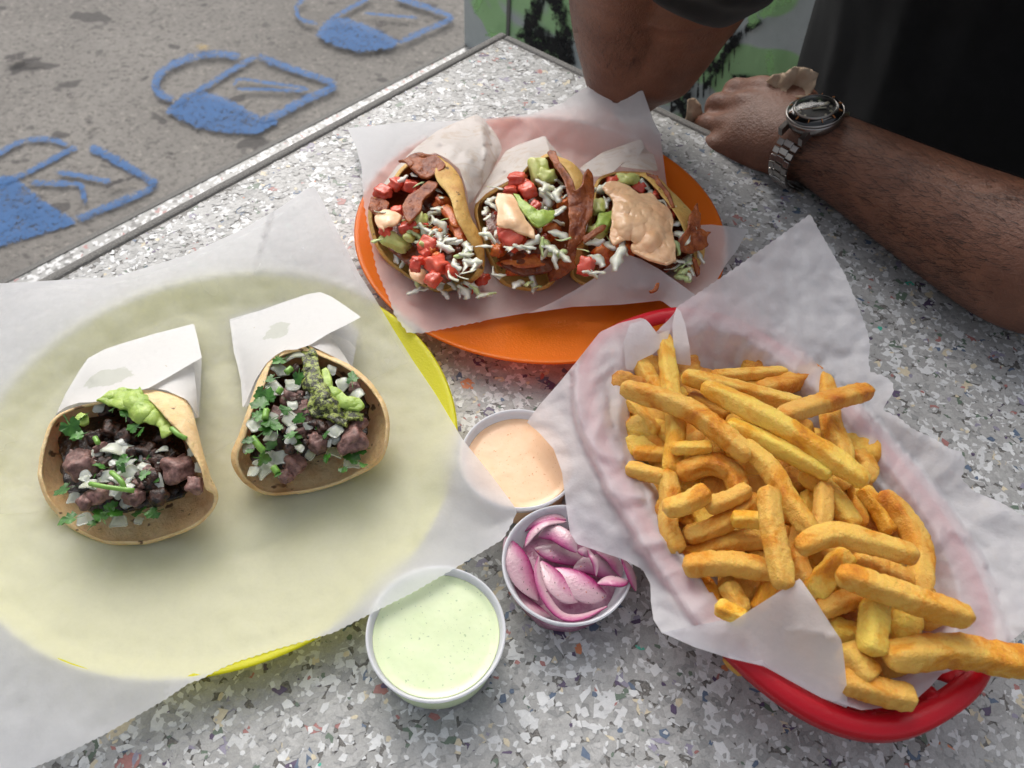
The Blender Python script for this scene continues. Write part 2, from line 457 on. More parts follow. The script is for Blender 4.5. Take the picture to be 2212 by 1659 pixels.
M_BLACK = m_spray('black_spray_paint', (.008, .008, .008))
M_GREEN = m_spray('green_spray_paint', (.33, .60, .24))
_wl = [0.0015]
def wproj():
    _wl[0] += .0004; of = WOFF-_wl[0]; return lambda a, b: Pv(a, b, E1, of)
gp = [([(1172, -20), (1150, 40), (1128, 90)], 26), ([(1192, -20), (1212, 50), (1228, 150)], 30), ([(1125, 88), (1180, 100), (1240, 118)], 40), ([(1150, 60), (1190, 85)], 22),
      ([(1622, -20), (1603, 12), (1586, 43), (1573, 75)], 15), ([(1647, 45), (1622, 56), (1593, 80), (1564, 119), (1548, 158)], 13), ([(1558, 50), (1578, 78), (1595, 106)], 14),
      ([(1504, 122), (1530, 135), (1556, 152)], 30), ([(1570, 166), (1615, 170), (1670, 174)], 13), ([(1436, 196), (1460, 215), (1483, 236)], 13), ([(1497, 166), (1484, 205), (1470, 262)], 14),
      ([(1440, 245), (1462, 232), (1484, 236)], 10), ([(1545, 150), (1520, 195)], 10), ([(1565, 60), (1545, 100)], 12), ([(1430, 225), (1440, 196)], 16), ([(1535, 100), (1590, 60)], 10), ([(1420, 250), (1450, 262)], 9)]
gs = [stroke_geo(p, w, wproj(), 1.35) for p, w in [(p_, w_*1.35) for p_, w_ in gp]]
for x, y0, y1, w in [(1508, 135, 214, 5), (1520, 140, 218, 4.5), (1534, 145, 206, 5), (1546, 150, 190, 4), (1561, 120, 170, 5), (1575, 100, 160, 4), (1601, 60, 90, 4), (1612, 52, 84, 4), (1622, 50, 72, 4),
                     (1592, 172, 196, 4), (1604, 172, 188, 3.5), (1612, 172, 200, 3.5), (1622, 172, 191, 3.5), (1633, 172, 197, 3.5), (1645, 174, 190, 3.5), (1566, 75, 128, 4.5), (1586, 100, 140, 4), (1450, 205, 250, 4), (1476, 235, 268, 4), (1490, 190, 235, 4.5)]:
    gs.append(stroke_geo([(x, y0), (x+.5, (y0+y1)/2), (x-1, y1)], w, wproj(), 1.3))
cover_obj('black_graffiti', gs, M_BLACK, parent=wall)
gg = [stroke_geo(p, w, wproj(), 1.4) for p, w in [([(1610, 60), (1660, 20), (1710, -10)], 26), ([(1025, 30), (1040, -10)], 14), ([(1050, 70), (1085, 85)], 16), ([(1660, 110), (1668, 165)], 20)]]
cover_obj('green_graffiti', gg, M_GREEN, parent=wall)

# ---------------------------------------------------------------- the table
table = thing('table', TP(.15, 0, GZ), 'grey concrete table with a glossy terrazzo top of pale and coloured chips', 'table')
TU1 = NL+1.35; TV0 = -0.75
def m_resin():
    m, nt, b = newmat('table_resin')
    f = nz(nt, 900, 5, .7)
    c = ramp(nt, f, [(.3, (.06, .056, .05)), (.55, (.17, .163, .15)), (.75, (.34, .33, .31))])
    nt.links.new(c, b.inputs['Base Color']); b.inputs['Roughness'].default_value = .3
    bump(nt, b, f, .0004); return m
M_RESIN = m_resin()
STRIP = .009
link('top_slab', mesh(*tbox(NL, TU1, TV0, EF, -.05, 0), smooth=False), M_RESIN, table)
def strip(u0, u1, v0, v1):
    o = link('edge_strip', mesh(*tbox(u0, u1, v0, v1, -.052, .0014), smooth=False), M_EDGE, table); bevel(o, .003, 3); return o
strip(NL-STRIP, NL, TV0, EF+STRIP); strip(NL, TU1, EF, EF+STRIP)
link('pedestal', mesh(*tbox(NL+.45, NL+.75, -.25, .15, GZ, -.052), smooth=False), M_EDGE, table)
# chips
def make_chips():
    cor = [P(-160, -60), P(2370, -60), P(2370, 1760), P(-160, 1760)]
    poly = [(c.dot(EN), c.dot(E1)) for c in cor]
    def inside(U, V):
        ins = np.ones(len(U), bool); n = 4
        cu = sum(p[0] for p in poly)/4; cv = sum(p[1] for p in poly)/4
        for i in range(4):
            a, b = poly[i], poly[(i+1) % 4]
            s = (b[0]-a[0])*(V-a[1])-(b[1]-a[1])*(U-a[0]); sc = (b[0]-a[0])*(cv-a[1])-(b[1]-a[1])*(cu-a[0])
            ins &= (s*sc) > 0
        return ins
    Vs, Ls, St, Cc = [], [], [], []
    tot = 0; allv = []; loops = []; starts = []; totals = []; cols = []
    pal = [((.37, .37, .36), 36), ((.43, .43, .42), 34), ((.29, .295, .29), 7), ((.66, .67, .67), 15), ((.60, .61, .61), 7), ((.11, .155, .23), 1.3), ((.38, .17, .155), 1.0), ((.105, .075, .14), 1.1),
           ((.13, .18, .135), 1.5), ((.62, .55, .40), 1.8), ((.30, .28, .36), .8), ((.08, .45, .33), .05), ((.6, .22, .1), .05)]
    pc = np.array([p[0] for p in pal]); pw = np.array([p[1] for p in pal], float); pw /= pw.sum()
    for cell, rmean, zlo, zhi in ((.0056, .0042, .00005, .0002), (.0046, .0031, .0002, .00036), (.0038, .0014, .00036, .0005)):
        U, V = np.meshgrid(np.arange(NL+.001, TU1, cell), np.arange(TV0, EF-.001, cell)); U = U.ravel(); V = V.ravel()
        U = U+RNG.uniform(-.55, .55, len(U))*cell; V = V+RNG.uniform(-.55, .55, len(V))*cell
        k = inside(U, V); U, V = U[k], V[k]; n = len(U)
        r = rmean*np.exp(RNG.normal(0, .34, n)); r = np.clip(r, .0007, .0062)
        k = (U-r*.8 > NL) & (V+r*.8 < EF); U, V, r = U[k], V[k], r[k]; n = len(U)
        asp = np.exp(RNG.normal(0, .22, n)); th0 = RNG.uniform(0, 6.28, n); z = RNG.uniform(zlo, zhi, n)
        tx = RNG.normal(0, .006, n); ty = RNG.normal(0, .006, n)
        ns = RNG.choice([4, 5, 6, 7], n, p=[.25, .38, .25, .12])
        ci = RNG.choice(len(pal), n, p=pw); var = RNG.normal(1, .05, n)
        for m in (4, 5, 6, 7):
            k = ns == m; q = int(k.sum())
            if not q: continue
            an = (np.arange(m)[None, :]+RNG.uniform(-.33, .33, (q, m)))*2*pi/m
            rr = r[k][:, None]*RNG.uniform(.62, 1.18, (q, m))
            lx = rr*np.cos(an)*asp[k][:, None]; ly = rr*np.sin(an)/asp[k][:, None]
            c, s = np.cos(th0[k])[:, None], np.sin(th0[k])[:, None]
            uu = U[k][:, None]+lx*c-ly*s; vv = V[k][:, None]+lx*s+ly*c
            zz = z[k][:, None]+(uu-U[k][:, None])*tx[k][:, None]+(vv-V[k][:, None])*ty[k][:, None]
            X = uu*EN.x+vv*E1.x; Y = uu*EN.y+vv*E1.y
            # EN,E1 may be left-handed: keep normals up
            if EN.x*E1.y-EN.y*E1.x < 0: X, Y, zz = X[:, ::-1], Y[:, ::-1], zz[:, ::-1]
            allv.append(np.stack([X, Y, np.maximum(zz, .00002)], -1).reshape(-1, 3))
            loops.append(np.arange(tot, tot+q*m)); totals += [m]*q; tot += q*m
            cc = np.clip(pc[ci[k]]*var[k][:, None], 0, 1); cols.append(np.repeat(np.concatenate([cc, np.ones((q, 1))], 1), 1, 0))
    Vv = np.concatenate(allv); me = bpy.data.meshes.new('terrazzo_chips')
    totals = np.array(totals); st = np.concatenate([[0], np.cumsum(totals)[:-1]])
    me.vertices.add(len(Vv)); me.vertices.foreach_set('co', Vv.ravel())
    me.loops.add(len(Vv)); me.loops.foreach_set('vertex_index', np.concatenate(loops).astype(np.int32))
    me.polygons.add(len(totals)); me.polygons.foreach_set('loop_start', st.astype(np.int32))
    me.update(calc_edges=True)
    a = me.attributes.new('chip_colour', 'FLOAT_COLOR', 'FACE'); a.data.foreach_set('color', np.concatenate(cols).astype(np.float32).ravel())
    return me
def m_chip():
    m, nt, b = newmat('chip')
    at = nt.nodes.new('ShaderNodeAttribute'); at.attribute_name = 'chip_colour'
    f = nz(nt, 1500, 3, .6)
    nt.links.new(mixc(nt, .25, at.outputs['Color'], ramp(nt, f, [(.3, .2), (.7, .7)]), 'OVERLAY'), b.inputs['Base Color'])
    b.inputs['Roughness'].default_value = .5; b.inputs['Specular IOR Level'].default_value = .4
    b.inputs['Coat Weight'].default_value = .2; b.inputs['Coat Roughness'].default_value = .25
    bump(nt, b, nz(nt, 260, 2, .5), .0004); return m
o = link('terrazzo_chips', make_chips(), m_chip(), table); o['kind'] = 'stuff'
print('chips', len(o.data.polygons))
# ================================================================ PLATES, PAPERS, CUPS
PR = .1279
OC = Vector((.0136, .4326, 0)); YC = Vector((-.1554, .2375, 0))
def m_plastic(name, col, tr, rough=.38, mix=.4, bs=None):
    m, nt, b = newmat(name)
    b.inputs['Base Color'].default_value = (*col, 1); b.inputs['Roughness'].default_value = rough
    if bs: bump(nt, b, nz(nt, bs, 3, .6), .0004)
    t = nt.nodes.new('ShaderNodeBsdfTranslucent'); t.inputs[0].default_value = (*tr, 1)
    mx = nt.nodes.new('ShaderNodeMixShader'); mx.inputs[0].default_value = mix
    nt.links.new(b.outputs[0], mx.inputs[1]); nt.links.new(t.outputs[0], mx.inputs[2]); nt.links.new(mx.outputs[0], nt.nodes['Material Output'].inputs[0])
    return m
M_OR = m_plastic('orange_plastic', (.95, .27, .015), (1, .28, .03), .33, .5, 700)
M_YE = m_plastic('yellow_plastic', (.80, .78, .03), (.98, .95, .05), .35, .5, 700)
def plate_z(r):
    r = np.asarray(r, float)
    t = np.clip((r-.083)/(PR-.083), 0, 1); return .0042+.0148*(t**1.25)
def make_plate(c, m, label, name='plate'):
    prof = [(0.0005, .0042)]+[(r, float(plate_z(r))) for r in (.03, .06, .078, .083, .088, .095, .102, .11, .118, .1245)]+[(PR-.0012, .0188), (PR, .0182), (PR-.0006, .0170), (.1245, .0158)]
    prof += [(r, float(plate_z(r))-.0022) for r in (.118, .11, .102, .095, .088, .083)]+[(.078, .0014), (.074, .0006), (.070, .0008), (.066, .0018), (.0005, .0018)]
    v, f = lathe(prof, 128, (0, 0, 0)); o = link(name, mesh(v, f), m, loc=(c.x, c.y, .0004)); tag(o, label, 'plate'); return o
make_plate(OC, M_OR, 'round orange plastic plate carrying the three loaded tacos')
make_plate(YC, M_YE, 'round yellow plastic plate under the white paper with the two steak tacos')

def m_paper(name, col=(.80, .82, .86), tr=.42, thru=.05, fib=1.0, stain=None):
    m, nt, b = newmat(name)
    f = nz(nt, 420, 5, .7); f2 = nz(nt, 60, 4, .6)
    c = ramp(nt, f, [(.3, tuple(x*.96 for x in col)), (.7, col)])
    if stain: c = stain(nt, c)
    nt.links.new(c, b.inputs['Base Color']); b.inputs['Roughness'].default_value = .42; b.inputs['Specular IOR Level'].default_value = .35
    bn = bump(nt, b, mth(nt, 'ADD', mth(nt, 'MULTIPLY', f, .12), f2), .0010, .6*fib)
    t = nt.nodes.new('ShaderNodeBsdfTranslucent'); nt.links.new(c, t.inputs[0]); nt.links.new(bn.outputs[0], t.inputs['Normal'])
    mx = nt.nodes.new('ShaderNodeMixShader'); mx.inputs[0].default_value = tr
    nt.links.new(b.outputs[0], mx.inputs[1]); nt.links.new(t.outputs[0], mx.inputs[2])
    tp = nt.nodes.new('ShaderNodeBsdfTransparent'); m2 = nt.nodes.new('ShaderNodeMixShader')
    nt.links.new(ramp(nt, f2, [(.3, thru*1.15), (.7, thru*.85)]), m2.inputs[0])
    nt.links.new(mx.outputs[0], m2.inputs[1]); nt.links.new(tp.outputs[0], m2.inputs[2]); nt.links.new(m2.outputs[0], nt.nodes['Material Output'].inputs[0])
    return m
M_TISSUE = m_paper('deli_tissue', (.90, .905, .92), .58, .08, .6)
M_THIN = m_paper('deli_tissue_oiled', (.92, .92, .90), .6, .86, .2)
# cups
CR, CH = .0317, .0255
GC, NC, KC = Vector((-.0281, .1367, 0)), Vector((.0315, .1742, 0)), Vector((.0062, .2332, 0))
M_CUP = m_plastic('cup_plastic', (.86, .87, .90), (.9, .9, .93), .3, .4)
def make_cup(c, label, name='portion_cup'):
    t = thing(name, c, label, 'sauce cup')
    prof = [(.0005, .0012), (.021, .0012), (.0222, .0022), (.0292, CH-.0042), (.0298, CH-.0036), (.0300, CH-.0012), (.0306, CH-.0003), (CR-.0004, CH), (CR, CH-.0008), (CR-.0003, CH-.0025), (.0307, CH-.0026), (.0300, CH-.005), (.0230, .0006), (.0215, 0), (.0005, 0)]
    v, f = lathe(prof, 96); link('cup', mesh(v, f), M_CUP, t, loc=c+Vector((0, 0, .0006))); return t
def m_sauce(name, c1, c2, spk, spots):
    m, nt, b = newmat(name)
    c = ramp(nt, nz(nt, 70, 4, .6, None, .6), [(.3, c1), (.7, c2)])
    c = mixc(nt, ramp(nt, nz(nt, 420, 2, .5), [(.70, 0), (.74, .75)]), c, spk)
    c = mixc(nt, ramp(nt, nz(nt, 800, 2, .5), [(.68, 0), (.72, .6)]), c, spots)
    nt.links.new(c, b.inputs['Base Color']); b.inputs['Roughness'].default_value = .22; b.inputs['Subsurface Weight'].default_value = .3
    b.inputs['Subsurface Radius'].default_value = (.004, .003, .002); b.inputs['Subsurface Scale'].default_value = .5
    bump(nt, b, nz(nt, 55, 3, .5), .0012, .6); return m
M_PEACH = m_sauce('chipotle_mayo', (.86, .53, .30), (.90, .60, .37), (.62, .22, .08), (.5, .2, .1))
M_LIME = m_sauce('green_crema', (.65, .75, .46), (.70, .78, .51), (.32, .46, .25), (.22, .3, .2))
def sauce(t, c, m, lvl, name):
    R = .0222+(.0292-.0222)*(lvl-.0022)/(CH-.0064)
    vs, fs = [(0, 0, lvl)], []
    rings = [.15, .3, .45, .6, .72, .84, .93, .98, 1.0]; seg = 64
    for r in rings:
        for k in range(seg):
            a = 2*pi*k/seg; x, y = r*R*cos(a), r*R*sin(a)
            z = lvl+.00025*noise.noise(Vector((x*60+c.x*50, y*60, 0)))+(.0007 if r > .97 else 0)
            vs.append((x, y, z))
    for k in range(seg): fs.append((0, 1+k, 1+(k+1) % seg))
    for i in range(len(rings)-1):
        for k in range(seg):
            a = 1+i*seg+k; b = 1+i*seg+(k+1) % seg; fs.append((a, a+seg, b+seg, b))
    b0 = 1+(len(rings)-1)*seg; n = len(vs); vs += [(x*.96, y*.96, .0025) for x, y, z in vs[b0:b0+seg]]
    for k in range(seg): fs.append((b0+k, n+k, n+(k+1) % seg, b0+(k+1) % seg))
    link(name, mesh(vs, fs), m, t, loc=c+Vector((0, 0, .0006)))
cg = make_cup(GC, 'white cup of pale green herb sauce at the bottom centre'); sauce(cg, GC, M_LIME, .0205, 'green_sauce')
ck = make_cup(KC, 'white cup of peach coloured chili mayonnaise below the orange plate'); sauce(ck, KC, M_PEACH, .0195, 'peach_sauce')
co = make_cup(NC, 'white cup filled with pink pickled onions')

# big papers
def cupbump(x, y):
    z = np.zeros(np.shape(x))
    for c, r in ((GC, CR), (KC, CR), (NC, CR)):
        d = np.hypot(x-c.x, y-c.y); z = np.maximum(z, CH+.0016-np.maximum(d-r, 0)*.55)
    return z
def yellow_base(x, y):
    d = np.hypot(x-YC.x, y-YC.y); th = np.arctan2(y-YC.y, x-YC.x)
    k = np.where(np.cos(th-0.1) > .0, .02, -.16)
    zin = plate_z(np.minimum(d, PR))+.0014
    zin = zin+.0035*np.clip((d-.085)/(PR-.085), 0, 1)*np.clip(-np.cos(th+.9)+.2, 0, 1)
    zz = np.where(d > PR-.002, zin+(d-PR+.002)*k, zin)
    # sheet bridges the well's shoulder
    zz = np.maximum(zz, .0058+np.clip((d-.065), 0, 1)*.20*(d < PR))
    zc = cupbump(x, y)
    s = .0012; zz = np.maximum(zz, zc)+s*np.exp(-np.abs(zz-zc)/s)*.5
    return np.maximum(zz, .0010)
YOUT = [(-60, 612), (0, 612), (90, 607), (250, 598), (400, 552), (520, 497), (610, 445), (660, 408), (680, 404), (700, 440), (740, 520), (775, 590), (810, 645), (850, 712), (890, 776),
        (940, 850), (1000, 950), (1060, 1025), (1112, 1095), (1117, 1106), (1105, 1130), (1085, 1165), (1035, 1195), (985, 1225), (890, 1280), (790, 1330), (720, 1366), (650, 1386), (600, 1400), (545, 1418), (512, 1428), (475, 1444), (430, 1468), (408, 1475), (355, 1511), (307, 1539), (225, 1586), (125, 1636), (60, 1662), (0, 1700), (-60, 1730)]
v, f = patch([(a, b, None) for a, b in YOUT], yellow_base, step=8, wr=(.0015, 24), serr=(2.6, .40, .80), seed=1, minz=.0008)
yp = link('deli_paper', mesh(v, f), M_TISSUE); tag(yp, 'large sheet of white deli paper on the yellow plate, under the two steak tacos', 'deli paper', 'thin white papers lining the plates and basket')
UOUT = [(-60, 1112), (-60, 640), (60, 622), (250, 612), (400, 566), (520, 511), (610, 459), (655, 424), (678, 422), (694, 452), (734, 532), (769, 602), (804, 657), (844, 724), (884, 782), (820, 812), (760, 845), (600, 900), (450, 985), (300, 1050), (200, 1090), (100, 1106), (0, 1111)]
v, f = patch([(a, b, None) for a, b in UOUT], lambda x, y: yellow_base(x, y)+.0009, step=10, wr=(.0011, 22), seed=1, minz=.0016)
o = link('deli_paper', mesh(v, f), M_THIN); tag(o, 'thin second deli sheet over the upper half of the yellow plate, behind the steak tacos', 'deli paper', 'thin white papers lining the plates and basket')
# the small turned-over fold near the lower left corner
v, f = patch([(72, 1650, .006), (100, 1600, .008), (138, 1548, .009), (190, 1538, .0085), (232, 1530, .007), (190, 1578, .005), (130, 1625, .004)], None, step=8, seed=2)
o = link('paper_fold', mesh(v, f), M_TISSUE, yp)

def orange_base(x, y):
    d = np.hypot(x-OC.x, y-OC.y)
    zz = plate_z(np.minimum(d, PR))+.0016
    zz = np.where(d > PR-.002, zz-(d-PR)*.06, zz)
    return np.maximum(zz, .0012)
OOUT = [(750, 276, .012), (800, 272, .014), (865, 264, .013), (951, 262, .013), (1061, 256, .016), (1147, 246, .02), (1217, 221, .028), (1256, 193, .038), (1303, 172, .05), (1342, 165, .057), (1367, 171, .058), (1386, 188, .055), (1398, 222, .046), (1412, 262, .037), (1426, 288, .031), (1433, 345, .022), (1440, 400, .021),
        (1470, 450, .02), (1498, 487, .021), (1537, 485, .020), (1580, 490, .019), (1617, 495, .016), (1592, 540, .018), (1566, 574, .021), (1540, 620, .026), (1500, 665, .03), (1462, 672, .028), (1428, 648, .022), (1342, 657, .0195), (1236, 662, .012), (1150, 674, .010), (1068, 688, .010), (912, 719, .0195), (881, 718, .0205), (854, 681, .0195), (842, 646, .0185), (815, 584, .0175), (797, 500, .0175), (790, 455, .0185), (785, 431, .0195), (781, 360, .0195), (770, 320, .017)]
v, f = patch(OOUT, orange_base, [[(900, 560, .0062), (1300, 600, .0062)], [(900, 450, .0062), (1400, 480, .0065)], [(950, 340, .0070), (1150, 330, .0070), (1330, 360, .0072)], [(1342, 262, .030), (1330, 210, .043)]], step=8, wr=(.0018, 28), serr=(2.6, .74, .93), seed=5, minz=.001, relax=2, floor=lambda x, y: np.where(np.hypot(x-OC.x, y-OC.y) < PR+.002, plate_z(np.minimum(np.hypot(x-OC.x, y-OC.y), PR))+.001, 0))
op = link('deli_paper', mesh(v, f), M_TISSUE); tag(op, 'sheet of white deli paper on the orange plate, its far corner standing up', 'deli paper', 'thin white papers lining the plates and basket')
FOLD = [(1332, 550, .042), (1360, 551, .043), (1385, 560, .043), (1425, 582, .041), (1470, 614, .036), (1508, 642, .031), (1462, 673, .0285), (1428, 649, .023), (1342, 658, .0205), (1236, 663, .0165), (1140, 677, .0165), (1190, 655, .020), (1240, 628, .027), (1285, 600, .034), (1315, 574, .040)]
v, f = patch(FOLD, None, [[(1340, 620, .030), (1400, 625, .031)]], step=7, wr=(.0010, 30), seed=8, relax=2)
link('paper_fold', mesh(v, f), M_TISSUE, op)
# ================================================================ BASKET, LINER, FRIES
BC = Vector((.1278, .2137, 0)); BA, BB, BANG, BZR = .1237, .0725, radians(-62.1), .045
def se_pt(a, k=1.0, z=0, A=BA, B=BB, n=2.5):
    c, s = cos(a), sin(a)
    x = A*k*abs(c)**(2/n)*(1 if c > 0 else -1); y = B*k*abs(s)**(2/n)*(1 if s > 0 else -1)
    return Vector((BC.x+x*cos(BANG)-y*sin(BANG), BC.y+x*sin(BANG)+y*cos(BANG), z))
def se_q(x, y, A=BA, B=BB, n=2.5):
    dx, dy = np.asarray(x)-BC.x, np.asarray(y)-BC.y
    X = dx*cos(BANG)+dy*sin(BANG); Y = -dx*sin(BANG)+dy*cos(BANG)
    return (np.abs(X/A)**n+np.abs(Y/B)**n)**(1/n)
def m_red():
    m, nt, b = newmat('red_plastic'); b.inputs['Base Color'].default_value = (.62, .008, .022, 1); b.inputs['Roughness'].default_value = .3
    b.inputs['Subsurface Weight'].default_value = .15; b.inputs['Subsurface Radius'].default_value = (.004, .0005, .0005)
    bump(nt, b, nz(nt, 600, 3, .6), .0002)
    t = nt.nodes.new('ShaderNodeBsdfTranslucent'); t.inputs[0].default_value = (.9, .03, .06, 1)
    mx = nt.nodes.new('ShaderNodeMixShader'); mx.inputs[0].default_value = .25
    nt.links.new(b.outputs[0], mx.inputs[1]); nt.links.new(t.outputs[0], mx.inputs[2]); nt.links.new(mx.outputs[0], nt.nodes['Material Output'].inputs[0])
    return m
M_RED = m_red()
basket = thing('basket', BC, 'red oval plastic basket of fries with an open lattice side', 'basket')
def ring(prof, seg=120):
    """prof: list of (k offset in metres outward, z)"""
    V, F = [], []; n = len(prof)
    for i in range(seg):
        a = 2*pi*i/seg
        p = se_pt(a); q = se_pt(a+.02)-se_pt(a-.02); nn = Vector((q.y, -q.x, 0)).normalized()
        for of, z in prof: V.append(p+nn*of+Vector((0, 0, z)))
    for i in range(seg):
        for k in range(n):
            a = i*n+k; b = i*n+(k+1) % n; c = ((i+1) % seg)*n+(k+1) % n; d = ((i+1) % seg)*n+k; F.append((a, b, c, d))
    return V, F
link('rim', mesh(*ring([(-.0105, BZR-.001), (-.0085, BZR+.0012), (-.005, BZR+.0022), (-.0015, BZR+.0016), (.0003, BZR-.0006), (.0004, BZR-.006), (-.0012, BZR-.0065), (-.0022, BZR-.002), (-.005, BZR-.0006), (-.009, BZR-.0028)])), M_RED, basket)
def wall_pt(a, t):                       # t 0 bottom .. 1 under the rim
    k = .70+.22*t**.7
    return se_pt(a, k, .004+(BZR-.006)*t)
link('lower_ring', mesh(*ring([(-.0335, .0030), (-.0305, .0045), (-.0285, .0075), (-.0300, .0085), (-.033, .006)])), M_RED, basket)
link('middle_ring', mesh(*[(lambda r: r)(x) for x in ring([(-.0165, .0235), (-.0145, .0240), (-.0135, .0265), (-.0150, .0270)])]), M_RED, basket)
NR = 34
for i in range(NR):
    a = 2*pi*i/NR
    pts = [wall_pt(a+.05*sin(t*pi), t) for t in np.linspace(0, 1.05, 7)]
    v, f = tube(pts, .0046, 6, .25); link('rib', mesh(v, f), M_RED, basket)
for i in range(-4, 5):                   # floor bars
    x = i*.019; half = .048*sqrt(max(0, 1-(x/.092)**2))
    q = [Vector((BC.x+x*cos(BANG)-y*sin(BANG), BC.y+x*sin(BANG)+y*cos(BANG), .0045)) for y in (-half, half)]
    v, f = tube(q, .0022, 6, .5); link('floor_bar', mesh(v, f), M_RED, basket)
v, f = tube([Vector((BC.x+x*cos(BANG), BC.y+x*sin(BANG), .0052)) for x in (-.085, .085)], .0022, 6, .5); link('floor_bar', mesh(v, f), M_RED, basket)

def liner_base(x, y):
    q = se_q(x, y)
    z = np.where(q < .66, .0075, np.where(q < .90, .0075+(q-.66)/.24*.034, np.where(q < 1.0, .0415+(q-.9)*.075, .049)))
    return z
def liner_floor(x, y):
    q = se_q(x, y)
    return np.where(q < .62, .0062, np.where(q < .90, .0062+np.clip((q-.60)/.24, 0, 1)**1.15*.042, np.where(q < 1.03, .0482, 0)))
M_LINER = m_paper('basket_liner', (.88, .87, .90), .52, .14, 1.6)
LOUT = [(1463, 664, .052), (1500, 640, .058), (1600, 572, .066), (1700, 500, .072), (1750, 463, .074), (1770, 500, .070), (1825, 594, .064), (1854, 664, .060), (1874, 719, .056), (1879, 749, .055), (1875, 779, .054), (1880, 804, .052), (1914, 815, .055), (1929, 831, .056), (1929, 849, .056), (1914, 870, .052), (1906, 886, .049), (1939, 901, .053), (1969, 926, .056), (2019, 949, .060), (2049, 969, .060), (2076, 976, .060), (2084, 996, .058), (2081, 1015, .056), (2075, 1034, .053), (2104, 1062, .054), (2159, 1084, .056), (2215, 1117, .058), (2290, 1170, .058), (2290, 1290, .056), (2212, 1362, .052), (2184, 1386, .050), (2120, 1420, .049), (2071, 1444, .047), (2034, 1456, .043), (2009, 1484, .036), (1981, 1509, .030), (1935, 1525, .032), (1891, 1531, .038), (1860, 1534, .044), (1828, 1524, .047), (1760, 1500, .048), (1700, 1465, .048), (1651, 1438, .048), (1578, 1422, .049), (1500, 1396, .048), (1430, 1367, .046), (1412, 1340, .043), (1406, 1300, .040), (1405, 1262, .038), (1388, 1230, .036), (1345, 1208, .034), (1306, 1195, .034), (1246, 1175, .033), (1231, 1150, .033), (1222, 1085, .035), (1214, 1020, .037), (1196, 970, .036), (1165, 935, .034), (1138, 912, .033), (1165, 875, .036), (1206, 829, .040), (1250, 775, .044), (1296, 717, .048), (1340, 697, .051), (1386, 686, .052), (1400, 694, .052), (1413, 711, .052), (1418, 718, .051), (1428, 706, .051), (1445, 690, .052), (1455, 678, .053)]
CREST = [[(1347, 745, .054), (1350, 825, .051), (1338, 950, .049), (1357, 995, .049), (1409, 1060, .051), (1412, 1110, .049), (1445, 1175, .049), (1492, 1247, .049), (1545, 1310, .050), (1590, 1350, .050)]]
INNER = [[(1395, 790, .030), (1400, 900, .026), (1420, 1010, .022), (1470, 1110, .020), (1540, 1220, .020), (1640, 1310, .022), (1760, 1400, .024), (1850, 1480, .022)],
         [(1500, 900, .010), (1600, 1000, .008), (1700, 1120, .008), (1800, 1250, .008), (1880, 1390, .009)],
         [(1480, 762, .040), (1580, 775, .032), (1680, 790, .028), (1790, 850, .024), (1870, 940, .020), (1910, 1040, .018), (1990, 1160, .017), (2030, 1280, .018), (2010, 1400, .020)],
         [(1520, 700, .054), (1640, 740, .049), (1760, 780, .047), (1840, 850, .044), (1885, 915, .042), (1945, 990, .042), (2010, 1080, .042), (2065, 1190, .043), (2100, 1290, .044), (2105, 1380, .046)]]
v, f = patch(LOUT, None, CREST+INNER, step=8, wr=(.0038, 34), serr=(2.6, .0, .42), seed=11, relax=3, floor=liner_floor)
liner = link('basket_liner', mesh(v, f), M_LINER)
tag(liner, 'crumpled white deli paper lining the red fries basket and spilling over its rim', 'deli paper', 'thin white papers lining the plates and basket')
FLAP = [(1428, 1366, .047), (1500, 1352, .055), (1560, 1340, .061), (1580, 1345, .063), (1620, 1318, .070), (1680, 1280, .077), (1728, 1249, .080), (1760, 1295, .081), (1792, 1345, .080), (1818, 1384, .078), (1824, 1430, .070), (1829, 1480, .060), (1831, 1530, .048), (1775, 1508, .0495), (1720, 1478, .0495), (1651, 1440, .0495), (1578, 1423, .0498), (1500, 1398, .0490)]
v, f = patch(FLAP, None, [[(1450, 1372, .048), (1560, 1372, .058), (1680, 1358, .066), (1800, 1340+35, .079)], [(1600, 1395, .054), (1740, 1420, .062)]], step=8, wr=(.0012, 26), seed=14, relax=1)
link('folded_corner', mesh(v, f), M_LINER, liner)
# narrow pleat at the top of the basket
v, f = patch([(1461, 664, .054), (1470, 672, .056), (1480, 700, .058), (1490, 750, .058), (1493, 790, .050), (1462, 786, .050), (1455, 745, .056), (1452, 700, .056)], None, step=6, seed=15)
link('pleat', mesh(v, f), M_LINER, liner)
v, f = patch([(1347, 740, .060), (1360, 700, .058), (1395, 690, .057), (1420, 722, .056), (1448, 712, .055), (1440, 740, .054), (1410, 765, .053), (1378, 780, .052), (1368, 800, .050), (1352, 798, .052)], None, step=6, wr=(.001, 40), seed=16)
link('pleat', mesh(v, f), M_LINER, liner)

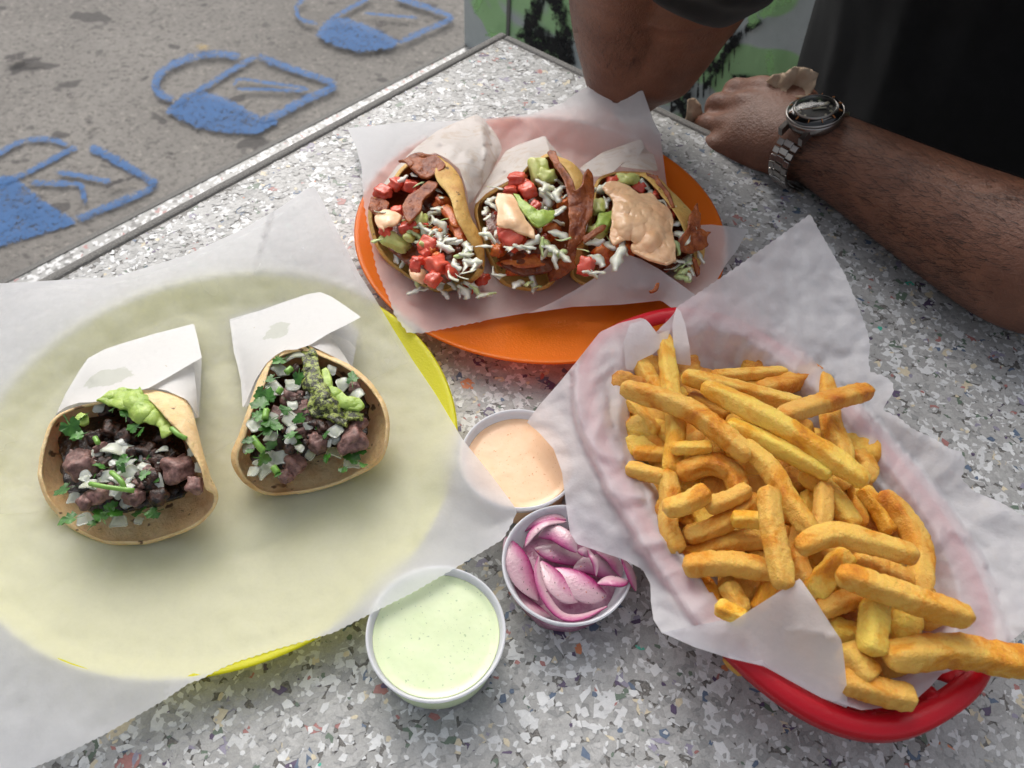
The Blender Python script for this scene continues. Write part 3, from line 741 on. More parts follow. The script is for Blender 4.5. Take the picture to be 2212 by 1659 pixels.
def m_fry(name, lo, mid, hi):
    m, nt, b = newmat(name)
    vec, rnd = objc(nt)
    a = nz(nt, 48, 5, .65, vec, .9)
    c = ramp(nt, a, [(.27, lo), (.41, mid), (.53, hi), (.68, tuple(min(1, x*1.12) for x in hi))])
    f = nz(nt, 900, 4, .75, vec)
    c = mixc(nt, ramp(nt, f, [(.56, 0), (.75, .35)]), c, tuple(x*.75 for x in lo))
    geo_ = nt.nodes.new('ShaderNodeNewGeometry')
    hs_ = nt.nodes.new('ShaderNodeHueSaturation'); nt.links.new(c, hs_.inputs['Color'])
    nt.links.new(mth(nt, 'ADD', mth(nt, 'MULTIPLY', rnd, .22), .86), hs_.inputs['Value'])
    nt.links.new(mth(nt, 'ADD', mth(nt, 'MULTIPLY', rnd, .02), .49), hs_.inputs['Hue'])
    nt.links.new(hs_.outputs[0], b.inputs['Base Color']); b.inputs['Roughness'].default_value = .38
    b.inputs['Subsurface Weight'].default_value = .35; b.inputs['Subsurface Radius'].default_value = (.005, .0022, .0006); b.inputs['Subsurface Scale'].default_value = .8
    b.inputs['Specular IOR Level'].default_value = .5
    bump(nt, b, mth(nt, 'ADD', mth(nt, 'MULTIPLY', f, .5), nz(nt, 250, 4, .7, vec)), .0016)
    return m
M_FRY = m_fry('golden_fry', (.60, .18, .010), (.86, .38, .025), (.95, .58, .11))
M_FRYD = m_fry('brown_fry', (.36, .10, .010), (.58, .21, .02), (.74, .36, .05))
def fry_mesh(pts, w, seed, taper=(.72, .76)):
    """pts world, w half-thickness m: squarish lumpy stick"""
    pts = [Vector(p) for p in catmull(pts, max(3, int(36/(len(pts)-1))))]
    n = len(pts); seg = 22; T = [(pts[min(i+1, n-1)]-pts[max(i-1, 0)]).normalized() for i in range(n)]
    rng = random.Random(seed); tw = rng.uniform(-.5, .5); a0 = rng.uniform(0, 1.57); ecc = rng.uniform(.8, 1.05)
    u = Vector((0, 0, 1)); u = (u-T[0]*u.dot(T[0])).normalized(); V, F = [], []
    for i in range(n):
        u = (u-T[i]*u.dot(T[i])).normalized(); s_ = T[i].cross(u); t = i/(n-1)
        k = 1.0
        if t < .2: k = taper[0]+(1-taper[0])*sqrt(max(0, 1-(1-t/.2)**2))
        if t > .8: k = taper[1]+(1-taper[1])*sqrt(max(0, 1-(1-(1-t)/.2)**2))
        if i == 0 or i == n-1: k *= .90
        for j in range(seg):
            a = 2*pi*j/seg; ca, sa = cos(a), sin(a)
            r = 1/((abs(ca)**7+abs(sa)**7)**(1/7))
            aa = a+a0*0+tw*(t-.5)+.35
            p = pts[i]+(s_*cos(aa)*r+u*sin(aa)*r*ecc)*w*k
            d = noise.noise(p*150+Vector((seed, 0, 0)))*.07+noise.noise(p*420+Vector((0, seed, 0)))*.09+noise.noise(p*900+Vector((0, seed, 0)))*.05+noise.noise(p*50+Vector((seed, 5, 0)))*.10
            p += (p-pts[i])*d; V.append(p)
    for i in range(n-1):
        for j in range(seg):
            a = i*seg+j; b = i*seg+(j+1) % seg; F.append((a, b, b+seg, a+seg))
    for base_, ring_i, sgn in ((0, 0, -1), ((n-1)*seg, n-1, 1)):
        c = len(V); V.append(pts[ring_i]+T[ring_i]*sgn*w*.28)
        for j in range(seg):
            q = (base_+j, base_+(j+1) % seg, c); F.append(q if sgn > 0 else q[::-1])
    return mesh(V, F)
FR = 'fries heaped in the red basket'
def fry(pts, hw, layer, label, brown=False, seed=[0]):
    seed[0] += 1
    W = []
    pts = [list(p) for p in pts]; n = len(pts)
    for e, q in ((0, 1), (-1, -2)):
        dx, dy = pts[e][0]-pts[q][0], pts[e][1]-pts[q][1]; l_ = sqrt(dx*dx+dy*dy)+1e-6; g_ = hw*.42; pts[e][0] += dx/l_*g_; pts[e][1] += dy/l_*g_
    for i, p in enumerate(pts):
        z = LZ(p[0], p[1], layer)+(p[2] if len(p) > 2 else 0); W.append(P(p[0], p[1], z))
    dist = (W[n//2]-Vector((0, 0, CAMH))).length; w = hw*dist/FPX*.93
    c = sum(W, Vector())/n
    m = fry_mesh([p-c for p in W], w*.81, seed[0])
    o = link('fry', m, M_FRYD if brown else M_FRY, loc=c)
    tag(o, label, 'french fry', FR); return o
def LZ(px, py, layer):
    # height of the heap at a place, then the layer on top of it
    q = float(se_q(*[float(v) for v in npP(px, py, .05)]))
    return .030+.012*max(0, 1-q**2)+layer*.0056
D = [
 ([(1355, 840), (1487, 885), (1612, 980)], 26, 5, 'long pale fry crossing over the upright one at the top left of the heap'),
 ([(1437, 737), (1447, 825), (1460, 925), (1450, 1007)], 24, 3, 'tall upright fry sticking up highest at the top left of the basket'),
 ([(1530, 838), (1675, 912), (1775, 975), (1862, 1035)], 27, 6, 'longest golden fry running diagonally across the top of the heap'),
 ([(1580, 920), (1675, 962), (1785, 1020)], 23, 5, 'fry lying parallel just below the longest diagonal fry'),
 ([(1485, 815), (1587, 840), (1725, 875)], 22, 4, 'pale fry just above the longest diagonal fry, ending under the right-hand crossing fry'),
 ([(1545, 812), (1620, 808), (1692, 804)], 16, 2, 'thin level fry at the very top edge of the heap'),
 ([(1650, 842), (1700, 830), (1757, 803)], 24, 2, 'stubby fry with a torn tip at the top centre against the paper'),
 ([(1690, 900), (1775, 870), (1870, 845)], 24, 6, 'straight fry pointing up and right, banded with pale patches'),
 ([(1782, 822), (1797, 925), (1820, 975), (1818, 1040)], 25, 3, 'ridged fry standing on end below the banded fry on the right'),
 ([(1387, 792), (1410, 830), (1430, 850)], 22, 2, 'short orange fry half hidden behind the tall upright fry'),
 ([(1362, 870), (1390, 900), (1415, 928)], 15, 2, 'thin crooked fry against the paper on the upper left'),
 ([(1390, 948), (1420, 938)], 19, 1, 'small brown nub below the thin crooked fry'),
 ([(1377, 978), (1435, 981)], 18, 2, 'short cut fry end lying level by the left paper wall'),
 ([(1457, 969), (1530, 966)], 16, 4, 'small pointed orange fry lying on the upright fry'),
 ([(1362, 1012), (1425, 1030)], 20, 3, 'pale fry end poking out from under the left paper'),
 ([(1443, 1028), (1447, 1080), (1443, 1130), (1462, 1182)], 24, 3, 'thick fry running down the left side of the heap'),
 ([(1475, 1020), (1530, 1002), (1580, 1022), (1595, 1055)], 26, 3, 'bent elbow-shaped fry left of the centre'),
 ([(1445, 1097), (1485, 1085), (1520, 1066)], 25, 5, 'plump oval fry lying on the thick left-hand fry'),
 ([(1535, 1092), (1575, 1078), (1610, 1060)], 21, 4, 'short plump fry right of the plump oval one'),
 ([(1612, 965), (1660, 1010), (1697, 1072), (1725, 1112), (1747, 1142)], 24, 5, 'long curved fry leading down through the middle of the heap'),
 ([(1660, 1066), (1670, 1150), (1693, 1258)], 27, 7, 'straight thick fry lying on top in the very middle, pointing at the folded paper corner'),
 ([(1492, 1157), (1560, 1130), (1632, 1080)], 23, 3, 'long fry slanting up to the middle fry with a dark lower tip'),
 ([(1590, 1120), (1640, 1124)], 20, 4, 'short orange fry wedged against the middle fry'),
 ([(1475, 1210), (1560, 1175), (1645, 1165)], 24, 2, 'fry lying just above the level lower-left fry'),
 ([(1490, 1222), (1570, 1218), (1657, 1232)], 27, 4, 'thick level fry at the lower left above the paper fold'),
 ([(1735, 1178), (1800, 1155), (1880, 1172), (1968, 1198)], 27, 7, 'big arched pale fry on top at the right of the heap'),
 ([(1822, 1243), (1930, 1280), (2000, 1305), (2084, 1332)], 28, 7, 'long thick fry on top at the lower right'),
 ([(1912, 1074), (1968, 1140), (1990, 1212), (1984, 1282)], 26, 4, 'curved fry following the right side of the heap'),
 ([(1866, 1062), (1898, 1100), (1920, 1142)], 20, 3, 'hooked fry with a browned hole beside the right-hand curved fry'),
 ([(1779, 1057), (1778, 1100), (1770, 1142)], 23, 4, 'short upright fry with an orange tip in the centre right'),
 ([(1741, 1028), (1789, 1062), (1840, 1130)], 24, 3, 'fry sloping down right, partly under the arched fry'),
 ([(1846, 1030), (1850, 1080), (1858, 1128)], 17, 2, 'thin upright fry behind the hooked fry'),
 ([(1850, 985), (1872, 1010), (1865, 1030)], 24, 2, 'chunky fry end at the right below the ridged fry'),
 ([(1732, 1137), (1722, 1200), (1748, 1262)], 21, 3, 'narrow upright fry between the middle fry and the arched fry'),
 ([(1820, 1205), (1790, 1238), (1760, 1276)], 29, 4, 'stout fry leaning left under the arched fry'),
 ([(1857, 1207), (1910, 1232), (1960, 1257)], 24, 4, 'fry lying just below the arched fry on the right'),
 ([(1776, 1315), (1820, 1300), (1868, 1285)], 24, 4, 'fry leaving the folded paper corner towards the right'),
 ([(1892, 1307), (1888, 1350), (1884, 1398)], 31, 5, 'fat fry with a green tinged tip, hanging down at the bottom'),
 ([(1960, 1335), (1955, 1380)], 29, 4, 'short square fry to the right of the green tipped one'),
 ([(1805, 1360), (1850, 1372)], 26, 3, 'fry end beside the right edge of the folded paper corner'),
 ([(1832, 1408), (1872, 1458)], 33, 4, 'rounded lump of fry next to the folded paper corner'),
 ([(1830, 1472), (1900, 1492), (1962, 1508)], 29, 4, 'lowest fry, lying along the bottom rim of the basket'),
 ([(1929, 1416), (2059, 1406), (2150, 1422), (2240, 1436)], 34, 5, 'large skin-ended fry reaching over the red rim at the right edge of the photo'),
 ([(1515, 1262), (1550, 1302)], 25, 2, 'browned fry at the lower left, ending at the paper'),
 ([(1575, 1268), (1600, 1315)], 24, 3, 'orange tipped upright stub just above the paper fold'),
 ([(1556, 1312), (1602, 1334)], 21, 5, 'pale short stub touching the top edge of the folded paper'),
 ([(1660, 1265), (1640, 1310)], 20, 3, 'orange stub half under the folded paper, beside the middle fry'),
 ([(1745, 1072), (1738, 1105)], 18, 2, 'small orange piece behind the short upright fry in the centre'),
 ([(1700, 1160), (1712, 1130)], 18, 1, 'dark little fry seen in the gap right of the middle fry', True),
 ([(1495, 860), (1562, 895)], 20, 2, 'brown fry showing between the two longest pale fries', True),
 ([(1620, 1015), (1638, 1055)], 20, 1, 'darkest brown fry in the gap left of the long curved fry', True),
 ([(1830, 1322), (1820, 1342)], 22, 2, 'brown fry in the gap above the folded paper corner', True),
 ([(1430, 1110), (1425, 1125)], 18, 1, 'small dark nub beside the left fold of the paper', True),
 ([(1955, 1428), (1900, 1440)], 30, 2, 'torn brown crust hanging below the large skin-ended fry', True),
]
fries = [fry(d[0], d[1]*1.0, d[2], d[3], len(d) > 4) for d in D]
fm = [fry_mesh([Vector((-.03, 0, 0)), Vector((0, .002*k, .001)), Vector((.032, 0, 0))], .0066, 90+k) for k in range(4)]
for k in range(96):                      # the ones buried below
    a = random.uniform(0, 2*pi); r = random.uniform(0, .62)**.7
    r = r if k < 40 else min(r, .60); p = se_pt(a, r*.9); z = (.016+.022*random.random()*(1-r*.6)) if k < 40 else (.040+.006*random.random())*(1-.22*r)
    m = fm[k % 4]
    o = link('fry', m, M_FRYD if k % 3 == 0 else M_FRY, loc=(p.x, p.y, z), rot=(random.uniform(-.3, .3), random.uniform(-.35, .35), random.uniform(0, 6.28)))
    tag(o, 'fry buried in the lower layers of the heap, only glimpsed between those on top', 'french fry', 'buried fries')
# ================================================================ TACOS
def shell(name, C, O, E, mat_, parent, thick=.0013, seed=0, wob=.0011):
    K = 8
    dn = lambda L: [(a, b, z-max(0, (.022-z))*.45) for a, b, z in L]
    O, E = dn(O), dn(E); C = (C[0], C[1], C[2]-.0012); Oc = catmull(O, K, True); Ec = catmull(E, K, True); n = len(Oc)
    rows = []
    for t, q in ((.12, 0), (.3, .02), (.5, .08), (.68, .22), (.82, .45), (.92, .72), (.975, .9)):
        rows.append([(C[0]+(o[0]-C[0])*t, C[1]+(o[1]-C[1])*t, C[2]+(o[2]-C[2])*q) for o in Oc])
    rows.append([tuple(o) for o in Oc])
    rows.append([tuple((np.array(o)*.5+np.array(e)*.5)+np.array([0, 0, .0014 if np.hypot(*(o-e)[:2]) > 12 else .0003])) for o, e in zip(Oc, Ec)])
    rows.append([tuple(e) for e in Ec])
    V = [P(*C)]
    for r in rows:
        for p in r:
            w = P(float(p[0]), float(p[1]), float(p[2]))
            w.z += wob*noise.noise(w*70+Vector((seed, 0, 0)))*1.5+.0004*noise.noise(w*260)
            w += Vector((noise.noise(w*55+Vector((seed, 3, 0))), noise.noise(w*55+Vector((9, seed, 0))), 0))*wob*1.1
            V.append(w)
    F = [(0, 1+k, 1+(k+1) % n) for k in range(n)]
    for i in range(len(rows)-1):
        for k in range(n):
            a = 1+i*n+k; b = 1+i*n+(k+1) % n; F.append((a, a+n, b+n, b))
    o = link(name, mesh(V, F), mat_, parent); solid(o, thick, 1.0 if False else -1.0); subsurf(o, 1); return o
def m_tortilla(name, c1, c2, char=(.07, .018, .006)):
    m, nt, b = newmat(name)
    c = ramp(nt, nz(nt, 60, 5, .6), [(.3, c1), (.7, c2)])
    c = mixc(nt, ramp(nt, nz(nt, 330, 4, .7), [(.5, 0), (.75, .45)]), c, tuple(x*.55 for x in c1))
    c = mixc(nt, ramp(nt, nz(nt, 150, 2, .5, None, .3), [(.665, 0), (.71, .85)]), c, char)
    c = mixc(nt, ramp(nt, nz(nt, 38, 3, .5), [(.56, 0), (.75, .55)]), c, (.5, .2, .05))
    nt.links.new(c, b.inputs['Base Color']); b.inputs['Roughness'].default_value = .55
    b.inputs['Subsurface Weight'].default_value = .25; b.inputs['Subsurface Radius'].default_value = (.004, .002, .0008); b.inputs['Subsurface Scale'].default_value = .7
    bump(nt, b, mth(nt, 'ADD', nz(nt, 420, 4, .7), nz(nt, 110, 3, .6)), .0009); return m
M_TORT = m_tortilla('soft_tortilla', (.80, .54, .24), (.92, .70, .40)); M_TORT2 = m_tortilla('crisp_tortilla', (.62, .34, .07), (.80, .52, .16))
def stainfn(px, py, rx, ry):
    def fn(nt, c):
        p = P(px, py, .025); a = P(px+rx, py, .025); bq_ = P(px, py+ry, .025)
        sub = nt.nodes.new('ShaderNodeVectorMath'); sub.operation = 'SUBTRACT'; sub.inputs[1].default_value = tuple(p); nt.links.new(geo(nt), sub.inputs[0])
        mul = nt.nodes.new('ShaderNodeVectorMath'); mul.operation = 'MULTIPLY'; mul.inputs[1].default_value = (1/(a-p).length, 1/(bq_-p).length, 0); nt.links.new(sub.outputs[0], mul.inputs[0])
        ln = nt.nodes.new('ShaderNodeVectorMath'); ln.operation = 'LENGTH'; nt.links.new(mul.outputs[0], ln.inputs[0])
        d = mth(nt, 'ADD', ln.outputs['Value'], mth(nt, 'MULTIPLY', mth(nt, 'SUBTRACT', nz(nt, 130, 4, .6), .5), 1.3))
        c = mixc(nt, ramp(nt, d, [(.86, .7), (.98, 0)]), c, (.56, .58, .50))
        return mixc(nt, ramp(nt, nz(nt, 300, 2, .5, None, 1), [(.75, 0), (.78, .6)]), c, (.45, .36, .2))
    return fn
def greasy(nt, c):
    c = mixc(nt, ramp(nt, nz(nt, 55, 4, .6, None, 1.2), [(.52, 0), (.62, .45)]), c, (.60, .50, .38))
    return mixc(nt, ramp(nt, nz(nt, 500, 2, .5), [(.72, 0), (.76, .6)]), c, (.45, .22, .06))
M_WRAP1 = m_paper('taco_wrapper', (.80, .795, .785), .28, .0, .5, stainfn(250, 842, 62, 28))
M_WRAP2 = m_paper('taco_wrapper_stained', (.80, .795, .785), .28, .0, .5, stainfn(603, 728, 30, 32))
M_WRAP3 = m_paper('greasy_wrapper', (.80, .77, .73), .35, .02, .7, greasy)

# ---- ingredient pieces
def lump(seed, sx, sy, sz, sub=3, rough=.22, sq=3.0, fine=.06):
    bm = bmesh.new(); bmesh.ops.create_cube(bm, size=2); bmesh.ops.subdivide_edges(bm, edges=bm.edges, cuts=sub*2-1, use_grid_fill=True)
    for v in bm.verts:
        p = v.co.copy(); l = (abs(p.x)**sq+abs(p.y)**sq+abs(p.z)**sq)**(1/sq); p = p/l
        d = 1+rough*noise.noise(p*1.3+Vector((seed, 0, 0)))+fine*noise.noise(p*5+Vector((0, seed, 0)))
        v.co = Vector((p.x*sx, p.y*sy, p.z*sz))*d
    m = bpy.data.meshes.new('lump'); bm.to_mesh(m); bm.free(); m.polygons.foreach_set('use_smooth', [True]*len(m.polygons)); return m
def dice(seed, sx, sy, sz, bend=.3):
    """thin curved layer piece, like diced onion"""
    rng = random.Random(seed); n = 7; V = []
    for s in (1, -1):
        for i in range(n):
            for j in range(n):
                x = (i/(n-1)-.5)*2; y = (j/(n-1)-.5)*2
                if abs(x) == 1 and abs(y) == 1: x *= .86; y *= .86
                sh = 1+.15*noise.noise(Vector((x*1.2, y*1.2, seed)))
                z = bend*(1-x*x)+.08*noise.noise(Vector((x*2, y*2, seed+.5)))
                V.append((x*sx*sh*(1+.25*y*rng.uniform(.9, 1)*((seed % 3)-1)), y*sy*sh, z*sx+s*sz*(1-.35*max(abs(x), abs(y))**4)))
    F = []
    for s in (0, 1):
        for i in range(n-1):
            for j in range(n-1):
                a = s*n*n+i*n+j; q = (a, a+n, a+n+1, a+1); F.append(q if s == 0 else q[::-1])
    ring_ = [i*n for i in range(n)]+[(n-1)*n+j for j in range(1, n)]+[i*n+n-1 for i in range(n-2, -1, -1)]+[j for j in range(n-2, 0, -1)]
    for a, b in zip(ring_, ring_[1:]+ring_[:1]): F.append((a, a+n*n, b+n*n, b)[::-1])
    m = mesh(V, F); return m
def leaf(seed):
    """lobed cilantro leaf, unit size, with a short stem"""
    rng = random.Random(seed); V = [(0, 0, 0)]; n = 26
    for k in range(n):
        a = -pi*.88+2*pi*.88*k/(n-1); t = a/(pi*.88)
        lob = .62+.30*abs(cos(a*1.5))+.10*cos(a*9+seed)
        r = lob*(1-.25*abs(t)); x, y = r*sin(a)*.85, r*cos(a)+.15
        V.append((x, y, .22*x*x*rng.choice((-1, 1, 1))+.18*sin(y*2.2+seed)+.05*rng.uniform(-1, 1)))
    F = [(0, k+2, k+1) for k in range(n-1)]
    b = len(V); V += [(-.05, -.05, 0), (.05, -.05, 0), (.03, -.95, -.1), (-.03, -.95, -.1)]; F.append((b, b+3, b+2, b+1))
    return mesh(V, F)
def shred(seed, n=12):
    """curled ribbon of cabbage, unit length"""
    rng = random.Random(seed); A = rng.uniform(-1.3, 1.3); B = rng.uniform(-1.2, 1.2); w = rng.uniform(.12, .27); V = []
    x = y = z = 0.0; pts = []
    for i in range(n):
        t = i/(n-1); a = A*t+.3*sin(3*t+seed); x += cos(a)/n; y += sin(a)/n; z = .10*sin(B*2.2*t+seed)
        pts.append((Vector((x-.5, y, z)), a, t))
    for p, a, t in pts:
        ww = w*(1-.55*abs(2*t-1)**2)*(1+.25*sin(t*13+seed)); tw = B*t*1.6; tw *= .5; nn = Vector((-sin(a), cos(a), 0))*cos(tw)+Vector((0, 0, 1))*sin(tw)
        up = Vector((-sin(a), cos(a), 0)).cross(Vector((cos(a), sin(a), 0))).normalized()*-.035
        V += [p-nn*ww, p+up*1.2, p+nn*ww, p-up*.6]
    F = []
    for i in range(n-1):
        for k in range(4):
            a = i*4+k; b = i*4+(k+1) % 4; F.append((a, b, b+4, a+4))
    F += [(3, 2, 1, 0), tuple((n-1)*4+k for k in range(4))]
    return mesh(V, F)
M_MEAT = pm('grilled_steak', (.13, .062, .05), (.36, .20, .17), 260, .38, .62, .38, 500, .0007, sss=.15, sssr=(.003, .001, .001), local=True, objvar=.4)
M_CHAR = pm('charred_steak', (.012, .008, .006), (.09, .035, .02), 300, .4, .65, .25, 500, .0008, local=True)
M_ONION = pm('raw_onion', (.46, .50, .36), (.70, .73, .60), 120, .3, .7, .18, 300, .0002, sss=.6, sssr=(.006, .006, .004), local=True, objvar=.25)
M_CIL = pm('cilantro', (.02, .09, .01), (.07, .22, .025), 200, .3, .7, .3, 600, .0003, local=True, objvar=.6)
M_STEM = pm('cilantro_stem', (.16, .36, .05), (.28, .5, .1), 150, .3, .7, .3)
M_GUAC = pm('guacamole', (.27, .42, .06), (.48, .62, .14), 140, .3, .7, .3, 260, .0009, sss=.3, sssr=(.004, .004, .001))
def m_specked():
    m, nt, b = newmat('burnt_guacamole')
    c = ramp(nt, nz(nt, 140, 4, .6), [(.3, (.20, .26, .04)), (.7, (.40, .46, .10))])
    c = mixc(nt, ramp(nt, nz(nt, 320, 5, .8), [(.44, 0), (.52, .95)]), c, (.012, .010, .006))
    nt.links.new(c, b.inputs['Base Color']); b.inputs['Roughness'].default_value = .16; bump(nt, b, nz(nt, 350, 4, .7), .001); return m
M_SPECK = m_specked()
M_SALSA = pm('dark_salsa', (.008, .006, .005), (.07, .035, .015), 180, .4, .7, .12, 260, .001)
M_TOM = pm('tomato', (.60, .045, .025), (.82, .15, .085), 110, .3, .7, .08, 200, .0005, sss=.15, sssr=(.006, .001, .0005), local=True, objvar=.3)
M_CAB = pm('cabbage', (.74, .78, .52), (.90, .91, .78), 90, .3, .7, .3, 300, .0003, sss=.35, sssr=(.004, .004, .002), local=True, objvar=.25)
M_CABG = pm('green_cabbage', (.38, .55, .17), (.66, .74, .38), 90, .3, .7, .3, 300, .0003, sss=.35, sssr=(.004, .004, .002), local=True)
M_AVO = pm('avocado', (.42, .50, .10), (.72, .70, .28), 100, .3, .7, .3, 200, .0007, sss=.3, sssr=(.004, .004, .001))
M_MAYO = pm('orange_sauce', (.88, .50, .27), (.94, .62, .37), 60, .3, .7, .2, 170, .0006, sss=.3, sssr=(.004, .003, .002))
M_CHICK = pm('spiced_chicken', (.40, .03, .008), (.78, .24, .05), 120, .35, .62, .2, 260, .0008, sss=.2, sssr=(.004, .001, .0005), local=True)
M_CRISP = pm('fried_cheese', (.17, .03, .008), (.44, .115, .022), 120, .35, .65, .2, 420, .0012)
M_BEAN = pm('brown_beans', (.10, .02, .01), (.25, .06, .02), 140, .35, .65, .2, 200, .0006)
MEATS = [lump(i*3.1, 1, .9, .75, 3, .45, 3.6, .12) for i in range(6)]
DICES = [dice(i, 1, .8, .13, .3) for i in range(6)]
LEAVES = [leaf(i) for i in range(6)]
SHREDS = [shred(i) for i in range(9)]
TOMS = [lump(i*2.3+50, 1, .85, .62, 3, .38, 6, .05) for i in range(5)]
for L_, M_ in ((MEATS, None), (LEAVES, M_CIL)):
    pass
def piece(name, pool, material, t, px, py, z, size, rot=None, sc=(1, 1, 1)):
    """size = half length in photo places"""
    p = P(px, py, z); d = (p-Vector((0, 0, CAMH))).length; s = size*d/FPX
    me = random.choice(pool)
    key = (me.name, material.name)
    if key not in _mc:
        c = me.copy(); c.materials.clear(); c.materials.append(material); _mc[key] = c
    r = rot or (random.uniform(-.5, .5), random.uniform(-.5, .5), random.uniform(0, 6.28))
    return link(name, _mc[key], None, t, loc=p, rot=r, scale=(s*sc[0], s*sc[1], s*sc[2]))
_mc = {}
def blob(name, outline, z0, z1, mat_, t, seed=0, wr=.0022, step=4.5, base=None):
    """a spooned-on mass: outline at z0, swelling to z1 inside"""
    c = np.mean([(p[0], p[1]) for p in outline], 0)
    ctrl = [[((p[0]*.45+c[0]*.55), (p[1]*.45+c[1]*.55), z1+random.uniform(-.001, .001))] for p in outline[::2]]+[[(c[0], c[1], z1)]]
    v, f = patch([(p[0], p[1], z0) for p in outline], None, [q for q in ctrl], step=step, wr=(wr*.55, 75), seed=seed, relax=6)
    o = link(name, mesh(v, f), mat_, t); solid(o, .0025, -1.0); subsurf(o, 1); return o
def taco(name, px, py, label, group=None):
    return thing(name, P(px, py, .006), label, 'taco', group)
R_ = random.uniform
G_T = 'tacos on the plates'
# ---- steak taco, left
t1 = taco('taco', 275, 1020, 'steak taco at the far left with bright guacamole and a folded-over right tortilla edge', G_T)
O = [(312, 838, .040), (359, 843, .043), (405, 863, .044), (425, 906, .043), (441, 977, .040), (456, 1028, .036), (474, 1068, .030), (460, 1102, .024), (405, 1146, .016), (343, 1169, .012), (288, 1178, .011), (218, 1170, .012), (152, 1142, .014), (109, 1098, .019), (85, 1047, .024), (81, 1008, .027), (93, 945, .033), (112, 903, .037), (150, 880, .040), (210, 868, .042), (265, 852, .042)]
E_ = [(308, 856, .047), (343, 887, .050), (386, 930, .050), (417, 977, .047), (437, 1016, .043), (445, 1055, .037), (462, 1072, .031), (452, 1098, .0255), (402, 1140, .0185), (343, 1162, .0145), (288, 1171, .0135), (219, 1163, .0145), (157, 1136, .0165), (115, 1094, .0215), (92, 1046, .0265), (88, 1008, .0295), (99, 947, .035), (118, 906, .039), (152, 884, .041), (210, 872, .043), (265, 856, .043)]
shell('tortilla', (275, 1030, .0085), O, E_, M_TORT, t1, seed=1)
v, f = patch([(112, 915, .030), (142, 850, .024), (172, 800, .020), (190, 774, .018), (225, 755, .017), (260, 743, .017), (330, 722, .018), (419, 699, .021), (428, 735, .026), (436, 773, .033), (417, 783, .036), (380, 805, .041), (322, 838, .0475), (270, 852, .0475), (210, 868, .0465), (170, 870, .045), (142, 879, .0425), (122, 893, .038)], None, [[(200, 820, .035), (290, 780, .033), (380, 750, .030)]], step=7, wr=(.0009, 35), seed=21, relax=2)
link('wrapper', mesh(v, f), M_WRAP1, t1)
v, f = patch([(417, 775, .030), (419, 800, .030), (425, 850, .032), (429, 905, .034), (418, 884, .0445), (405, 864, .0455), (359, 843, .0445), (318, 836, .0415), (370, 795, .036)], None, step=7, wr=(.0005, 35), seed=22)
link('wrapper', mesh(v, f), M_WRAP1, t1)
v, f = patch([(112, 915, .028), (142, 850, .022), (190, 774, .016), (260, 743, .0155), (419, 699, .018), (436, 773, .012), (430, 905, .010), (300, 880, .009), (150, 900, .009)], None, step=12, seed=23)
link('wrapper', mesh(v, f), M_WRAP1, t1)
blob('salsa', [(150, 905), (200, 878), (270, 865), (340, 895), (385, 940), (420, 1000), (428, 1045), (390, 1078), (335, 1095), (270, 1110), (200, 1112), (155, 1080), (135, 1020), (130, 950)], .022, .031, M_SALSA, t1, 3, .005)
for x, y, s in [(175, 1005, 33), (386, 1012, 36), (420, 1047, 20), (218, 1067, 24), (185, 1083, 17), (288, 1074, 21), (300, 1040, 18), (160, 985, 14)]:
    piece('meat', MEATS, M_MEAT, t1, x, y, .037, s*.86)
for x, y, s in [(235, 882, 18), (272, 945, 22), (315, 975, 26), (325, 1037, 26), (343, 1074, 20), (290, 905, 16), (345, 1000, 20), (240, 930, 20), (205, 945, 18), (352, 945, 18), (300, 1010, 15), (368, 985, 15)]:
    piece('charred_meat', MEATS, M_CHAR, t1, x, y, .037, s*.85)
for x, y, s in [(245, 972, 24), (280, 1027, 24), (352, 972, 14), (417, 975, 16), (430, 1010, 13), (195, 1050, 22), (272, 1086, 16), (257, 1127, 19), (160, 1076, 16), (183, 1121, 17), (277, 1050, 20), (222, 1030, 14), (215, 880, 14), (285, 1000, 12), (300, 1125, 12)]:
    piece('onion', DICES, M_ONION, t1, x, y, .040 if y < 1060 else .026, s*.8)
for x, y, s in [(152, 920, 27), (272, 895, 17), (292, 922, 20), (245, 881, 15), (142, 1055, 20), (220, 1008, 14), (315, 1022, 15), (270, 992, 16), (210, 1086, 18), (218, 1117, 20), (155, 1121, 22), (304, 1106, 21), (335, 1106, 18), (241, 1106, 18), (180, 900, 14), (235, 1098, 16), (200, 1133, 14), (172, 940, 16), (262, 1008, 12), (300, 935, 13)]:
    piece('cilantro_leaf', LEAVES, M_CIL, t1, x, y, .0455 if y < 1040 else .034, s*1.1)
for pts in ([(195, 1045, .044), (230, 1052, .046), (290, 1060, .043)], [(370, 925, .051), (385, 938, .051), (403, 948, .049)], [(240, 1020, .045), (262, 1040, .046), (270, 1060, .043)], [(205, 945, .046), (212, 958, .046)]):
    v, f = tube([P(*p) for p in catmull(pts, 4)], .0013, 6); link('cilantro_stem', mesh(v, f), M_STEM, t1)
blob('guacamole', [(208, 867), (235, 850), (275, 840), (308, 842), (318, 862), (347, 888), (368, 918), (374, 938), (356, 946), (345, 925), (320, 914), (292, 914), (284, 892), (258, 884), (232, 876)], .044, .0505, M_GUAC, t1, 9, .006)
blob('guacamole', [(164, 908), (178, 896), (192, 904), (194, 918), (178, 924)], .040, .0445, M_GUAC, t1, 10, .004)
